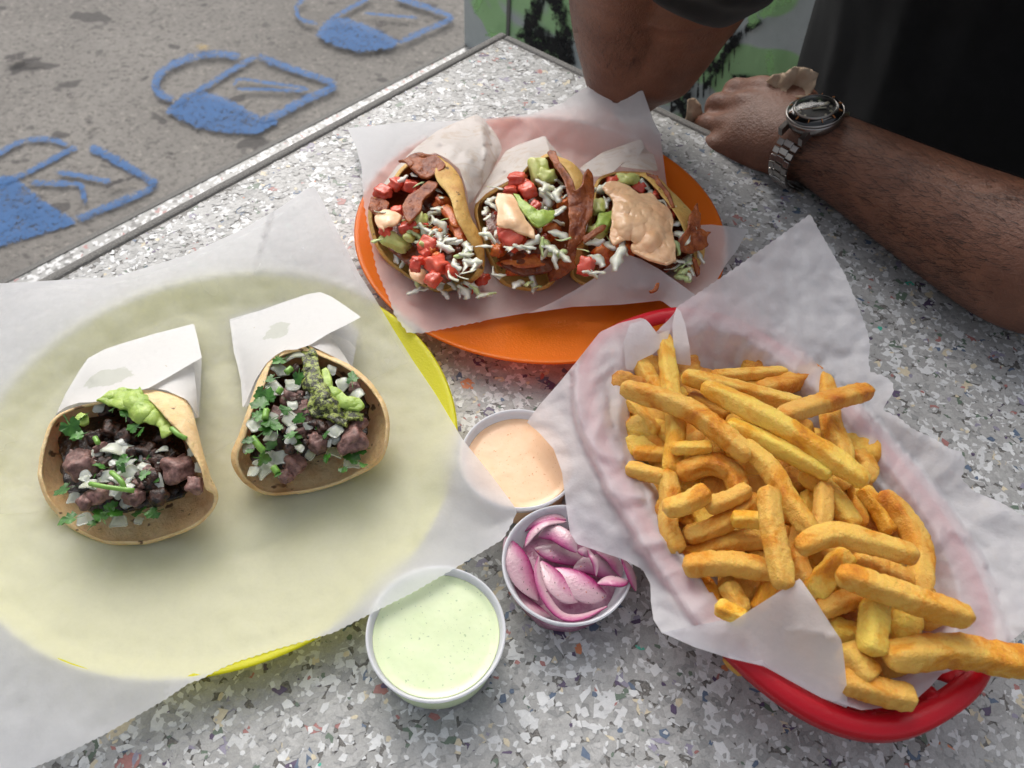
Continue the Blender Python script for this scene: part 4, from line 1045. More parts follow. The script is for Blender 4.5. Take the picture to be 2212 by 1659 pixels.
# ---- steak taco, right
t2 = taco('taco', 670, 960, 'steak taco beside the yellow plate edge, topped with charred green salsa and much onion', G_T)
O = [(665, 746, .044), (715, 766, .043), (760, 789, .042), (792, 812, .041), (820, 845, .039), (838, 876, .037), (846, 912, .034), (843, 957, .030), (830, 990, .024), (802, 1014, .019), (777, 1028, .016), (718, 1051, .013), (640, 1067, .012), (573, 1069, .013), (530, 1047, .017), (507, 1016, .022), (499, 985, .027), (507, 953, .032), (523, 906, .037), (538, 860, .040), (558, 813, .043), (581, 778, .044), (620, 754, .045)]
E_ = [(668, 757, .046), (715, 777, .045), (757, 800, .044), (786, 822, .043), (812, 852, .041), (829, 880, .039), (837, 914, .036), (834, 954, .032), (822, 985, .026), (796, 1008, .021), (773, 1022, .018), (716, 1045, .015), (640, 1060, .014), (576, 1062, .015), (540, 1040, .020), (522, 1010, .026), (516, 983, .031), (524, 953, .036), (538, 907, .041), (552, 866, .044), (572, 825, .047), (590, 785, .047), (624, 762, .047)]
shell('tortilla', (675, 985, .0085), O, E_, M_TORT, t2, seed=2)
v, f = patch([(496, 690, .012), (530, 680, .013), (565, 670, .015), (620, 650, .017), (665, 635, .019), (692, 631, .020), (715, 640, .022), (748, 662, .028), (780, 685, .034), (745, 703, .036), (707, 722, .041), (670, 745, .0475), (640, 755, .049), (615, 756, .049), (597, 766, .049), (575, 785, .0475), (552, 820, .044), (532, 868, .0405), (524, 882, .038), (520, 820, .028), (512, 785, .022), (505, 760, .018)], None, [[(560, 740, .030), (620, 712, .033), (690, 680, .030)]], step=7, wr=(.0009, 35), seed=31, relax=2)
link('wrapper', mesh(v, f), M_WRAP2, t2)
v, f = patch([(707, 715, .030), (722, 737, .029), (745, 770, .030), (758, 792, .037), (715, 767, .0445), (668, 745, .0445), (690, 728, .036)], None, step=7, seed=32)
link('wrapper', mesh(v, f), M_WRAP2, t2)
v, f = patch([(496, 690, .010), (692, 631, .015), (780, 685, .012), (760, 800, .012), (660, 800, .010), (530, 880, .012)], None, step=12, seed=33)
link('wrapper', mesh(v, f), M_WRAP2, t2)
blob('salsa', [(600, 790), (650, 775), (710, 790), (770, 830), (798, 880), (795, 940), (745, 970), (690, 985), (640, 1010), (580, 1022), (545, 1000), (540, 950), (560, 880), (580, 820)], .024, .033, M_SALSA, t2, 13, .005)
for x, y, s in [(630, 860, 28), (650, 886, 24), (685, 957, 24), (762, 950, 35), (637, 1002, 27), (600, 900, 22), (765, 838, 16), (615, 1030, 17), (655, 925, 20), (745, 905, 20), (700, 925, 20), (775, 915, 18)]:
    piece('meat', MEATS, M_MEAT, t2, x, y, .038 if y < 990 else .026, s*.86)
for x, y, s in [(700, 925, 18), (668, 905, 15), (690, 845, 15), (640, 800, 14), (715, 915, 16), (735, 880, 16)]:
    piece('charred_meat', MEATS, M_CHAR, t2, x, y, .041, s*.85)
for x, y, s in [(640, 770, 30), (600, 800, 24), (590, 840, 24), (632, 832, 24), (632, 875, 17), (557, 920, 24), (585, 945, 18), (540, 965, 22), (605, 990, 22), (585, 987, 20), (575, 1015, 24), (547, 1020, 17), (630, 930, 17), (627, 952, 17), (676, 980, 20), (722, 980, 22), (760, 1003, 22), (727, 932, 20), (742, 830, 20), (772, 855, 20), (630, 907, 24), (560, 1000, 16), (590, 900, 14), (715, 800, 15)]:
    piece('onion', DICES, M_ONION, t2, x, y, .042 if y < 960 else .029, s*.8)
for x, y, s in [(607, 777, 18), (587, 817, 16), (566, 845, 18), (562, 877, 28), (585, 907, 26), (620, 887, 16), (650, 902, 16), (645, 812, 17), (625, 942, 18), (640, 962, 18), (580, 962, 18), (565, 990, 24), (707, 985, 14), (767, 994, 22), (782, 972, 18), (787, 1005, 12), (740, 1012, 15), (760, 820, 20), (540, 952, 15), (535, 977, 12), (702, 942, 12), (573, 930, 22), (555, 900, 20), (580, 860, 20), (600, 1025, 12), (598, 925, 18)]:
    piece('cilantro_leaf', LEAVES, M_CIL, t2, x, y, .0465 if y < 960 else .035, s*1.1)
for pts in ([(545, 945, .045), (558, 962, .044), (570, 975, .042)], [(572, 905, .048), (576, 885, .048)], [(618, 805, .05), (630, 795, .05)], [(590, 1008, .035), (600, 1022, .034)], [(600, 850, .049), (608, 838, .05)]):
    v, f = tube([P(*p) for p in catmull(pts, 4)], .0018, 6); link('cilantro_stem', mesh(v, f), M_STEM, t2)
blob('guacamole', [(695, 802), (706, 797), (716, 808), (722, 840), (752, 860), (782, 865), (790, 882), (775, 892), (745, 888), (728, 872), (712, 848), (698, 830)], .0445, .050, M_GUAC, t2, 19, .004)
blob('burnt_guacamole', [(648, 752), (668, 748), (684, 762), (690, 790), (704, 830), (722, 860), (740, 885), (788, 893), (786, 912), (755, 910), (752, 926), (735, 922), (700, 905), (678, 908), (662, 880), (672, 860), (655, 830), (655, 795)], .0430, .0485, M_SPECK, t2, 20, .006)

# ---- three loaded tacos on the orange plate
def cab(t, L, z=.042):
    for x, y, s in L:
        piece('cabbage_shred', SHREDS, M_CABG if random.random() < .22 else M_CAB, t, x, y, z+R_(-.001, .003), s*3.2, rot=(R_(-.4, .4), R_(-.4, .4), R_(0, 6.28)), sc=(1, 1, 1))
def toms(t, L, z=.041):
    for x, y, s in L: piece('tomato', TOMS, M_TOM, t, x, y, z, s*.98)
def crisp(t, outline, z, seed=0, wr=.003):
    v, f = patch([(p[0], p[1], p[2] if len(p) > 2 else z) for p in outline], None, step=4, wr=(wr*.8, 90), seed=seed, relax=2)
    o = link('cheese_crisp', mesh(v, f), M_CRISP, t); solid(o, .0022, -1); subsurf(o, 1); return o
def cz(pts, ox=750.1, oy=239.8): return [(ox+p[0]/4, oy+p[1]/4)+tuple(p[2:]) for p in pts]
def dz(pts): return cz(pts, 1100, 270)
t3 = taco('taco', 915, 500, 'leftmost loaded taco on the orange plate, golden edge curled over tomato and cabbage', G_T)
O = [(940, 332, .046), (965, 345, .048), (990, 370, .048), (1005, 402, .047), (1010, 435, .046), (1017, 462, .044), (1032, 492, .041), (1047, 527, .036), (1050, 565, .030), (1040, 598, .023), (1003, 620, .016), (972, 631, .013), (940, 630, .0125), (905, 618, .0125), (880, 603, .0135), (842, 573, .016), (815, 540, .020), (800, 502, .026), (795, 465, .031), (800, 435, .035), (818, 410, .038), (845, 388, .041), (867, 360, .044), (900, 340, .045)]
E_ = [(935, 345, .050), (942, 382, .053), (962, 412, .053), (978, 448, .052), (988, 475, .050), (1002, 500, .047), (1018, 528, .042), (1030, 550, .037), (1034, 570, .032), (1022, 594, .026), (1000, 612, .0185), (970, 624, .0155), (940, 624, .0145), (907, 611, .0145), (884, 596, .0155), (848, 568, .018), (822, 536, .0225), (808, 500, .028), (803, 467, .033), (807, 440, .037), (824, 414, .040), (850, 393, .043), (872, 366, .046), (902, 346, .047)]
shell('tortilla', (915, 510, .0095), O, E_, M_TORT2, t3, seed=3)
v, f = patch([(877, 339, .034), (900, 317, .032), (945, 282, .030), (990, 262, .030), (1030, 247, .030), (1047, 260, .028), (1062, 277, .026), (1077, 300, .025), (1085, 322, .023), (1072, 352, .024), (1057, 380, .030), (1035, 412, .036), (1012, 445, .043), (1009, 415, .0485), (993, 366, .0495), (967, 343, .0495), (940, 330, .048), (905, 338, .044)], None, [[(950, 310, .048), (985, 318, .049), (1020, 345, .048)], [(1040, 275, .036), (1050, 330, .044), (1040, 380, .042)], [(1055, 275, .026), (1066, 350, .030)]], step=6, wr=(.0016, 60), seed=41, relax=0)
link('wrapper', mesh(v, f), M_WRAP3, t3)
v, f = patch([(880, 338, .036), (905, 330, .040), (938, 330, .047), (892, 352, .044), (848, 392, .041), (818, 418, .038), (805, 445, .034), (797, 447, .030), (806, 425, .028), (838, 385, .030), (855, 362, .033)], None, step=6, wr=(.0008, 50), seed=42)
link('wrapper', mesh(v, f), M_WRAP3, t3)
blob('beans', cz([(250, 850), (400, 650), (650, 450), (800, 620), (950, 900), (1100, 1200), (1050, 1400), (850, 1500), (600, 1400), (350, 1200)]), .026, .035, M_BEAN, t3, 43, .004)
toms(t3, [(827, 415, 17), (860, 398, 17), (888, 404, 21), (900, 425, 15), (857, 457, 14), (880, 492, 18), (832, 497, 15), (924, 532, 20), (905, 563, 15), (945, 572, 25), (935, 603, 17), (975, 588, 14), (898, 574, 13), (918, 548, 12)], .042)
toms(t3, [(1042, 604, 15), (1016, 622, 14)], .016)
piece('chicken', MEATS, M_CHICK, t3, 975, 468, .044, 30, rot=(0, 0, -1.1), sc=(1.3, .5, .4)); piece('chicken', MEATS, M_CHICK, t3, 990, 500, .042, 26, rot=(.2, 0, -1.2), sc=(1.2, .6, .5)); piece('chicken', MEATS, M_CHICK, t3, 955, 440, .042, 18)
piece('avocado', MEATS, M_AVO, t3, 855, 522, .036, 26, sc=(1.2, .7, .6)); piece('avocado', MEATS, M_AVO, t3, 885, 510, .038, 20, sc=(1.1, .7, .6)); piece('avocado', MEATS, M_AVO, t3, 905, 478, .042, 20)
crisp(t3, cz([(440, 450), (520, 410), (600, 370), (760, 390), (860, 480), (820, 530), (700, 600), (640, 590), (560, 520), (500, 455)]), .050, 44)
crisp(t3, cz([(700, 620), (800, 640), (740, 720), (660, 780), (640, 880), (540, 990), (490, 940), (470, 850), (520, 750), (600, 700)]), .048, 45, .002)
crisp(t3, cz([(200, 760), (290, 760), (370, 810), (350, 880), (250, 920), (190, 850)]), .040, 46, .004)
blob('sauce', cz([(235, 930), (320, 870), (420, 890), (480, 930), (420, 1000), (330, 1010), (320, 1060), (260, 1010)]), .0435, .0465, M_MAYO, t3, 47, .002)
blob('sauce', cz([(530, 1390), (600, 1370), (680, 1400), (690, 1470), (650, 1510), (560, 1460)]), .026, .031, M_MAYO, t3, 48, .002)
cab(t3, [(945, 412, 8), (955, 425, 11), (968, 450, 13), (962, 470, 14), (945, 455, 11), (935, 475, 10), (952, 490, 14), (945, 510, 12), (968, 515, 12), (978, 530, 13), (962, 545, 15), (1010, 530, 14), (1015, 545, 13), (1000, 560, 16), (1020, 565, 15), (1030, 575, 11), (1005, 580, 15), (985, 575, 12), (975, 600, 14), (995, 600, 13), (825, 460, 11), (815, 520, 12), (1012, 555, 12), (950, 530, 11), (930, 500, 9), (1018, 588, 12), (890, 380, 10), (905, 395, 9), (870, 385, 9)], .045)
cab(t3, [(905, 605, 13), (900, 632, 12), (915, 628, 9), (958, 618, 14), (985, 625, 15), (1002, 632, 16), (1028, 628, 14), (1045, 632, 14), (965, 632, 11), (858, 555, 11), (875, 570, 11), (980, 612, 12), (950, 608, 12), (1060, 635, 9), (1010, 618, 12)], .020)
t4 = taco('taco', 1140, 490, 'middle taco of the orange plate, a glossy grilled chunk in front, brown cheese edge', G_T)
O = [(1187, 330, .046), (1212, 338, .048), (1238, 350, .050), (1257, 371, .050), (1272, 415, .048), (1271, 465, .044), (1266, 527, .036), (1250, 570, .026), (1212, 598, .018), (1182, 626, .0135), (1150, 632, .0125), (1112, 626, .0125), (1082, 611, .013), (1065, 590, .0135), (1048, 545, .018), (1032, 495, .026), (1026, 440, .034), (1062, 410, .038), (1100, 388, .042), (1150, 350, .044)]
E_ = [(1187, 338, .048), (1208, 350, .052), (1226, 368, .054), (1238, 392, .054), (1246, 430, .052), (1247, 468, .049), (1243, 520, .041), (1228, 558, .031), (1200, 588, .022), (1176, 616, .016), (1148, 623, .015), (1114, 617, .015), (1087, 603, .0155), (1071, 584, .016), (1054, 543, .0205), (1038, 497, .028), (1033, 444, .036), (1066, 415, .040), (1102, 393, .044), (1150, 356, .046)]
shell('tortilla', (1140, 505, .0095), O, E_, M_TORT2, t4, seed=4)
v, f = patch([(1024, 438, .036), (1045, 400, .032), (1067, 365, .030), (1092, 327, .027), (1120, 312, .027), (1150, 302, .028), (1177, 293, .029), (1184, 308, .033), (1188, 323, .039), (1176, 341, .0475), (1140, 358, .0475), (1120, 381, .0465), (1080, 399, .044), (1050, 418, .041), (1028, 440, .037)], None, [[(1090, 370, .042), (1140, 332, .042)]], step=6, wr=(.0014, 60), seed=51)
link('wrapper', mesh(v, f), M_WRAP3, t4)
v, f = patch([(1177, 293, .028), (1190, 312, .028), (1215, 340, .032), (1222, 352, .036), (1200, 340, .046), (1188, 328, .046)], None, step=6, seed=52)
link('wrapper', mesh(v, f), M_WRAP3, t4)
blob('beans', [(1040, 440), (1100, 400), (1170, 360), (1215, 390), (1235, 450), (1230, 530), (1190, 590), (1130, 600), (1085, 580), (1055, 520)], .026, .036, M_BEAN, t4, 53, .004)
toms(t4, [(1117, 388, 20), (1103, 412, 14), (1140, 412, 19), (1155, 447, 13), (1108, 515, 26), (1086, 500, 12), (1128, 395, 14), (1095, 520, 13)], .044)
piece('chicken', MEATS, M_CHICK, t4, 1135, 572, .026, 47, rot=(.1, -.1, .05), sc=(1.1, .52, .45)); piece('chicken', MEATS, M_CHICK, t4, 1077, 540, .033, 16); piece('chicken', MEATS, M_CHICK, t4, 1222, 440, .043, 16); piece('chicken', MEATS, M_CHICK, t4, 1190, 500, .040, 18)
piece('avocado', MEATS, M_AVO, t4, 1165, 372, .045, 26, sc=(1.1, .8, .6)); piece('avocado', MEATS, M_AVO, t4, 1180, 385, .044, 20)
cab(t4, [(1055, 430, 13), (1062, 445, 13), (1050, 455, 11), (1075, 405, 12), (1040, 500, 14), (1055, 510, 15), (1050, 525, 13), (1172, 400, 12), (1180, 425, 17), (1195, 430, 17), (1205, 425, 14), (1215, 425, 11), (1205, 450, 14), (1200, 465, 14), (1195, 480, 16), (1210, 485, 16), (1208, 505, 16), (1215, 520, 15), (1175, 525, 14), (1162, 530, 15), (1150, 540, 14), (1188, 540, 15), (1205, 545, 15), (1190, 558, 14), (1215, 562, 14), (1100, 540, 13), (1115, 538, 10), (1180, 410, 12), (1192, 405, 11), (1150, 520, 14), (1135, 535, 12), (1060, 470, 10), (1218, 400, 9), (1205, 392, 10)], .045)
cab(t4, [(1115, 608, 16), (1135, 612, 16), (1150, 612, 15), (1068, 592, 13), (1080, 598, 11), (1160, 618, 10)], .024)
blob('sauce', [(1075, 422), (1107, 425), (1116, 440), (1122, 458), (1134, 480), (1154, 502), (1156, 520), (1138, 512), (1120, 507), (1100, 495), (1075, 494), (1074, 478), (1076, 460), (1069, 440)], .048, .054, M_MAYO, t4, 54, .0018)
blob('guacamole', [(1109, 421), (1122, 425), (1140, 445), (1160, 460), (1195, 458), (1199, 472), (1188, 482), (1162, 496), (1148, 488), (1136, 470), (1120, 452)], .0475, .0525, M_GUAC, t4, 55, .004)
crisp(t4, cz([(1730, 375, .052), (1760, 352, .053), (1805, 365, .054), (1838, 440, .055), (1900, 520, .057), (1955, 600, .058), (1980, 690, .057), (2020, 640, .058), (2030, 560, .058), (2070, 510, .057), (2105, 550, .055), (2132, 700, .052), (2125, 900, .049), (2060, 1010, .046), (2050, 1120, .042), (1985, 1180, .038), (1965, 1290, .034), (1990, 1350, .030), (1850, 1450, .022), (1745, 1490, .019), (1730, 1420, .020), (1810, 1330, .030), (1880, 1240, .038), (1905, 1100, .044), (1915, 950, .048), (1905, 760, .051), (1870, 600, .052), (1790, 480, .052)]), .05, 56, .002)
crisp(t4, [(1258, 516, .047), (1280, 500, .050), (1300, 488, .052), (1309, 489, .052), (1307, 498, .051), (1285, 512, .049), (1262, 530, .045)], .05, 57, .001)
t5 = taco('taco', 1385, 490, 'rightmost taco of the orange plate, under a big spoonful of peach coloured sauce', G_T)
O = [(1350, 368, .044), (1395, 371, .048), (1424, 383, .049), (1452, 410, .048), (1477, 433, .046), (1500, 465, .043), (1516, 495, .039), (1524, 532, .033), (1520, 566, .026), (1500, 590, .020), (1465, 615, .0155), (1400, 628, .013), (1330, 632, .0125), (1262, 619, .0125), (1230, 598, .0135), (1240, 560, .020), (1262, 510, .030), (1275, 445, .038), (1285, 395, .043), (1305, 378, .044)]
E_ = [(1350, 374, .046), (1388, 381, .051), (1412, 400, .053), (1434, 428, .053), (1455, 457, .051), (1472, 485, .049), (1485, 512, .045), (1496, 542, .038), (1500, 566, .031), (1485, 584, .0235), (1455, 604, .018), (1398, 618, .015), (1330, 622, .0145), (1268, 611, .0145), (1238, 594, .0155), (1247, 558, .022), (1268, 512, .032), (1281, 447, .040), (1290, 400, .045), (1308, 384, .046)]
shell('tortilla', (1385, 505, .0095), O, E_, M_TORT2, t5, seed=5)
v, f = patch([(1252, 364, .036), (1260, 357, .034), (1300, 330, .031), (1345, 314, .031), (1385, 300, .033), (1392, 318, .037), (1380, 335, .041), (1345, 352, .0475), (1325, 371, .050), (1295, 381, .048), (1280, 381, .0465), (1262, 371, .040)], None, [[(1310, 348, .042), (1360, 325, .042)]], step=6, wr=(.0014, 60), seed=61)
link('wrapper', mesh(v, f), M_WRAP3, t5)
v, f = patch([(1385, 300, .032), (1398, 325, .032), (1412, 333, .034), (1417, 350, .038), (1421, 369, .045), (1387, 366, .0515), (1339, 360, .0505), (1356, 345, .045), (1380, 330, .040)], None, step=6, wr=(.001, 60), seed=62)
link('wrapper', mesh(v, f), M_WRAP3, t5)
blob('beans', [(1285, 430), (1330, 390), (1400, 390), (1450, 440), (1485, 500), (1490, 550), (1440, 590), (1370, 600), (1290, 590), (1270, 540)], .026, .036, M_BEAN, t5, 63, .004)
toms(t5, [(1325, 392, 16), (1345, 402, 12), (1266, 574, 20), (1412, 424, 12), (1445, 462, 14), (1380, 405, 14)], .045)
piece('avocado', MEATS, M_AVO, t5, 1358, 388, .047, 24, sc=(1, .9, .7)); piece('avocado', MEATS, M_GUAC, t5, 1308, 478, .044, 30, rot=(0, .2, 1.2), sc=(1.1, .6, .5)); piece('avocado', MEATS, M_AVO, t5, 1295, 445, .043, 24, rot=(0, .2, 1.4), sc=(1.1, .6, .5)); piece('avocado', MEATS, M_AVO, t5, 1290, 500, .042, 18)
piece('chicken', MEATS, M_CHICK, t5, 1300, 548, .036, 22); piece('chicken', MEATS, M_CHICK, t5, 1355, 535, .042, 20); piece('chicken', MEATS, M_CHICK, t5, 1315, 560, .034, 20)
cab(t5, [(1285, 415, 12), (1300, 405, 13), (1380, 392, 12), (1395, 402, 13), (1405, 410, 12), (1395, 388, 10), (1470, 480, 16), (1478, 490, 15), (1465, 500, 14), (1475, 515, 17), (1460, 530, 15), (1490, 512, 14), (1430, 438, 12), (1445, 445, 12), (1310, 425, 14), (1320, 440, 15), (1275, 395, 9), (1290, 530, 16), (1280, 550, 16), (1290, 565, 15), (1270, 540, 13), (1325, 548, 22), (1340, 532, 20), (1295, 585, 12), (1275, 590, 13)], .046)
cab(t5, [(1465, 572, 16), (1480, 570, 15), (1490, 560, 14), (1475, 590, 15), (1487, 595, 13), (1505, 552, 12), (1455, 580, 13), (1478, 600, 12), (1450, 562, 12), (1495, 580, 10), (1440, 560, 10)], .034)
blob('sauce', dz([(800, 560), (850, 500), (950, 510), (1060, 560), (1120, 620), (1230, 600), (1290, 680), (1370, 740), (1420, 850), (1400, 950), (1430, 1080), (1450, 1180), (1360, 1225), (1200, 1180), (1060, 1110), (1040, 1060), (1100, 1010), (1000, 1000), (900, 1060), (865, 1000), (890, 900), (900, 720), (880, 640)]), .0475, .0555, M_MAYO, t5, 64, .0055)
crisp(t5, dz([(1600, 720, .050), (1620, 685, .051), (1640, 740, .051), (1648, 900, .047), (1700, 920, .046), (1742, 930, .046), (1690, 1000, .043), (1725, 1055, .041), (1640, 1085, .040), (1560, 1125, .039), (1440, 1090, .044), (1450, 1000, .048), (1530, 900, .051), (1545, 800, .052)]), .046, 65, .003)
crisp(t5, dz([(1570, 1150, .036), (1610, 1170, .035), (1640, 1250, .031), (1635, 1310, .029), (1615, 1325, .029), (1595, 1260, .031)]), .034, 66, .001)
crisp(t5, dz([(1180, 420, .051), (1290, 450, .053), (1300, 470, .053), (1400, 600, .054), (1440, 720, .052), (1400, 740, .048), (1300, 600, .047), (1200, 470, .048)]), .05, 67, .002)

# small bits scattered through the fillings
def bits(t, poly, z, n, kinds):
    P0 = np.array(poly, float)
    for _ in range(n):
        w_ = RNG.dirichlet(np.ones(len(P0))*.8); q = w_@P0; k = random.choice(kinds)
        nm, pool, m_, s_ = k; piece(nm, pool, m_, t, float(q[0]), float(q[1]), z+R_(-.002, .002), R_(s_*.6, s_*1.3))
ST = [('onion', DICES, M_ONION, 10), ('cilantro_leaf', LEAVES, M_CIL, 15), ('cilantro_leaf', LEAVES, M_CIL, 12), ('charred_meat', MEATS, M_CHAR, 11), ('onion', DICES, M_ONION, 13), ('meat', MEATS, M_MEAT, 9), ('charred_meat', MEATS, M_CHAR, 9)]
bits(t1, [(170, 960), (250, 920), (380, 960), (415, 1040), (330, 1090), (180, 1100), (145, 1030)], .0385, 110, ST)
bits(t2, [(600, 800), (680, 790), (760, 840), (780, 920), (700, 975), (600, 1010), (550, 960)], .0395, 115, ST)
LT = [('cabbage_shred', SHREDS, M_CAB, 46), ('cabbage_shred', SHREDS, M_CAB, 36), ('tomato', TOMS, M_TOM, 7), ('cabbage_shred', SHREDS, M_CABG, 40), ('bean', MEATS, M_BEAN, 7), ('chicken', MEATS, M_CHICK, 9)]
bits(t3, [(840, 460), (880, 420), (950, 430), (1000, 520), (1010, 580), (940, 600), (860, 550)], .0415, 55, LT)
bits(t4, [(1050, 450), (1120, 400), (1190, 400), (1215, 470), (1200, 560), (1110, 560), (1070, 520)], .0415, 60, LT)
bits(t5, [(1290, 450), (1340, 400), (1420, 420), (1470, 500), (1465, 560), (1300, 580), (1280, 540)], .0415, 60, LT)

# ---- crumbs of fried cheese on the folded paper
crumb = crisp(None, dz([(1200, 1440, .0385), (1240, 1430, .039), (1260, 1380, .040), (1290, 1370, .040), (1298, 1400, .0395), (1280, 1440, .0385), (1240, 1460, .038), (1210, 1465, .0375)]), .04, 68, .001)
crumb.name = 'cheese_crumb'; tag(crumb, 'small reddish brown cheese crumb on the folded paper at the front of the orange plate', 'crumb')

# ---- pickled onions in the third cup
M_PINK = None
def m_pink():
    m, nt, b = newmat('pickled_onion')
    at = nt.nodes.new('ShaderNodeAttribute'); at.attribute_name = 'edge'
    f = nz(nt, 160, 4, .6)
    k = mth(nt, 'ADD', at.outputs['Fac'], mth(nt, 'MULTIPLY', mth(nt, 'SUBTRACT', f, .5), .5))
    c = ramp(nt, k, [(.05, (.62, .40, .45)), (.30, (.55, .22, .34)), (.65, (.42, .06, .20)), (1, (.26, .01, .10))])
    c = mixc(nt, ramp(nt, nz(nt, 700, 2, .5), [(.72, 0), (.76, .9)]), c, (.05, .03, .015))
    nt.links.new(c, b.inputs['Base Color']); b.inputs['Roughness'].default_value = .1; b.inputs['Coat Weight'].default_value = .4
    b.inputs['Subsurface Weight'].default_value = .2; b.inputs['Subsurface Radius'].default_value = (.004, .002, .003)
    bump(nt, b, nz(nt, 700, 3, .6), .0004); return m
M_PINK = m_pink()
def slice_(path, w0, seed, zlift=0, tilt=0):
    """curved onion layer: path of (px,py,z), w0 half width in places"""
    pts = catmull(path, 7); n = len(pts); V, F, E = [], [], []
    W = [P(*[float(x) for x in p]) for p in pts]
    cols = 7
    for i in range(n):
        T = (W[min(i+1, n-1)]-W[max(i-1, 0)]).normalized(); N = T.cross(Vector((0, 0, 1))).normalized(); t = i/(n-1)
        w = w0*.125/FPX*(1-.9*abs(2*t-1)**2.6)
        for j in range(cols):
            s = j/(cols-1)*2-1
            V.append(W[i]+N*s*w+Vector((0, 0, (1-s*s)*w*.22+tilt*s*w))); E.append(max(0, (s+1)/2)**3 if seed % 2 else max(0, (1-s)/2)**3)
    for i in range(n-1):
        for j in range(cols-1):
            a = i*cols+j; F.append((a, a+1, a+cols+1, a+cols))
    m = bpy.data.meshes.new('slice'); m.from_pydata([tuple(v) for v in V], [], F); m.polygons.foreach_set('use_smooth', [True]*len(F)); m.update()
    a = m.attributes.new('edge', 'FLOAT', 'POINT'); a.data.foreach_set('value', E)
    o = link('onion_slice', m, M_PINK, loc=(0, 0, 0)); solid(o, .0009, -1); subsurf(o, 1); return o
onions = thing('pickled_onions', NC+Vector((0, 0, .004)), 'tangle of pink pickled onion slices filling the white cup beside the fries', 'pickled onions')
def o6(pts): return [(1060+p[0]*.2168, 1020+p[1]*.2168, p[2]) for p in pts]
SL = [([(300, 600, .018), (450, 480, .021), (620, 440, .022), (760, 470, .021)], 26, 1, .5), ([(340, 740, .024), (420, 600, .026), (560, 500, .027), (760, 490, .026)], 17, 0, .4),
      ([(150, 640, .022), (250, 850, .022), (330, 1050, .020), (480, 1280, .017)], 46, 0, .2), ([(200, 1080, .013), (300, 1250, .014), (450, 1370, .015), (600, 1440, .014)], 26, 0, .4),
      ([(470, 640, .022), (620, 600, .025), (760, 680, .027), (860, 800, .026)], 32, 1, -.2), ([(430, 760, .017), (620, 800, .018), (820, 840, .017), (980, 900, .016)], 38, 1, 0),
      ([(480, 830, .027), (470, 1000, .028), (540, 1230, .027), (700, 1420, .025), (900, 1440, .024), (1170, 1330, .021)], 18, 1, .5), ([(500, 880, .024), (640, 1080, .025), (760, 1200, .024), (880, 1290, .022)], 44, 0, .2),
      ([(600, 960, .022), (800, 1080, .024), (980, 1180, .024), (1160, 1230, .022)], 48, 0, -.1), ([(820, 960, .018), (1000, 920, .019), (1150, 960, .019), (1270, 1050, .018)], 42, 1, 0),
      ([(960, 760, .028), (1010, 840, .030), (1045, 920, .029), (1050, 1040, .026)], 12, 1, 0), ([(1060, 1110, .026), (1180, 1080, .028), (1290, 1090, .028), (1380, 1080, .026)], 24, 1, .4),
      ([(1040, 780, .020), (1180, 840, .023), (1260, 940, .023), (1300, 1050, .021)], 24, 1, .3), ([(1300, 850, .030), (1370, 950, .030), (1410, 1060, .028), (1450, 1190, .024)], 18, 1, .5),
      ([(860, 780, .026), (940, 790, .028), (980, 850, .027)], 20, 1, 0), ([(300, 1180, .012), (500, 1330, .012), (700, 1360, .012), (900, 1400, .012)], 40, 0, 0), ([(300, 800, .010), (600, 900, .009), (900, 1000, .009), (1200, 1100, .010)], 60, 0, 0), ([(350, 650, .011), (600, 700, .010), (900, 800, .010), (1200, 1000, .010)], 60, 1, 0)]
v, f = lathe([(.0005, .0145), (.012, .014), (.020, .0130), (.0255, .0115), (.0255, .003), (.0005, .003)], 40)
v = [(x+NC.x, y+NC.y, z+.003*noise.noise(Vector((x*150, y*150, 0)))) for x, y, z in v]
M_PINKB = pm('onion_heap', (.42, .10, .22), (.68, .40, .50), 130, .35, .65, .2, 150, .001)
link('onion_heap', mesh(v, f), M_PINKB, onions)
for pts, w, sd, tl in SL:
    o = slice_(o6(pts), w*2, sd, 0, tl); o.parent = onions; o.location = -Vector(onions.location)
M_PEP = pm('pepper_flake', (.02, .015, .01)); M_CHI = pm('chili_flake', (.45, .10, .02))
pv, pf = [], []
cv, cf = [], []
for k in range(90):
    a, r = R_(0, 6.28), sqrt(random.random())*.024; c = Vector((NC.x+r*cos(a), NC.y+r*sin(a), R_(.024, .029))); s = R_(.0003, .0007); q = [c+Vector((R_(-1, 1), R_(-1, 1), R_(-.6, .6)))*s for _ in range(4)]
    tv, tf = (pv, pf) if k % 4 else (cv, cf); b_ = len(tv); tv += q; tf += [(b_, b_+1, b_+2), (b_, b_+2, b_+3), (b_, b_+3, b_+1), (b_+1, b_+3, b_+2)]

for nm, vv, ff, mm in (('pepper_flakes', pv, pf, M_PEP), ('chili_flakes', cv, cf, M_CHI)):
    o = link(nm, mesh(vv, ff, False), mm); o.parent = onions; o.location = -Vector(onions.location); o['kind'] = 'stuff'
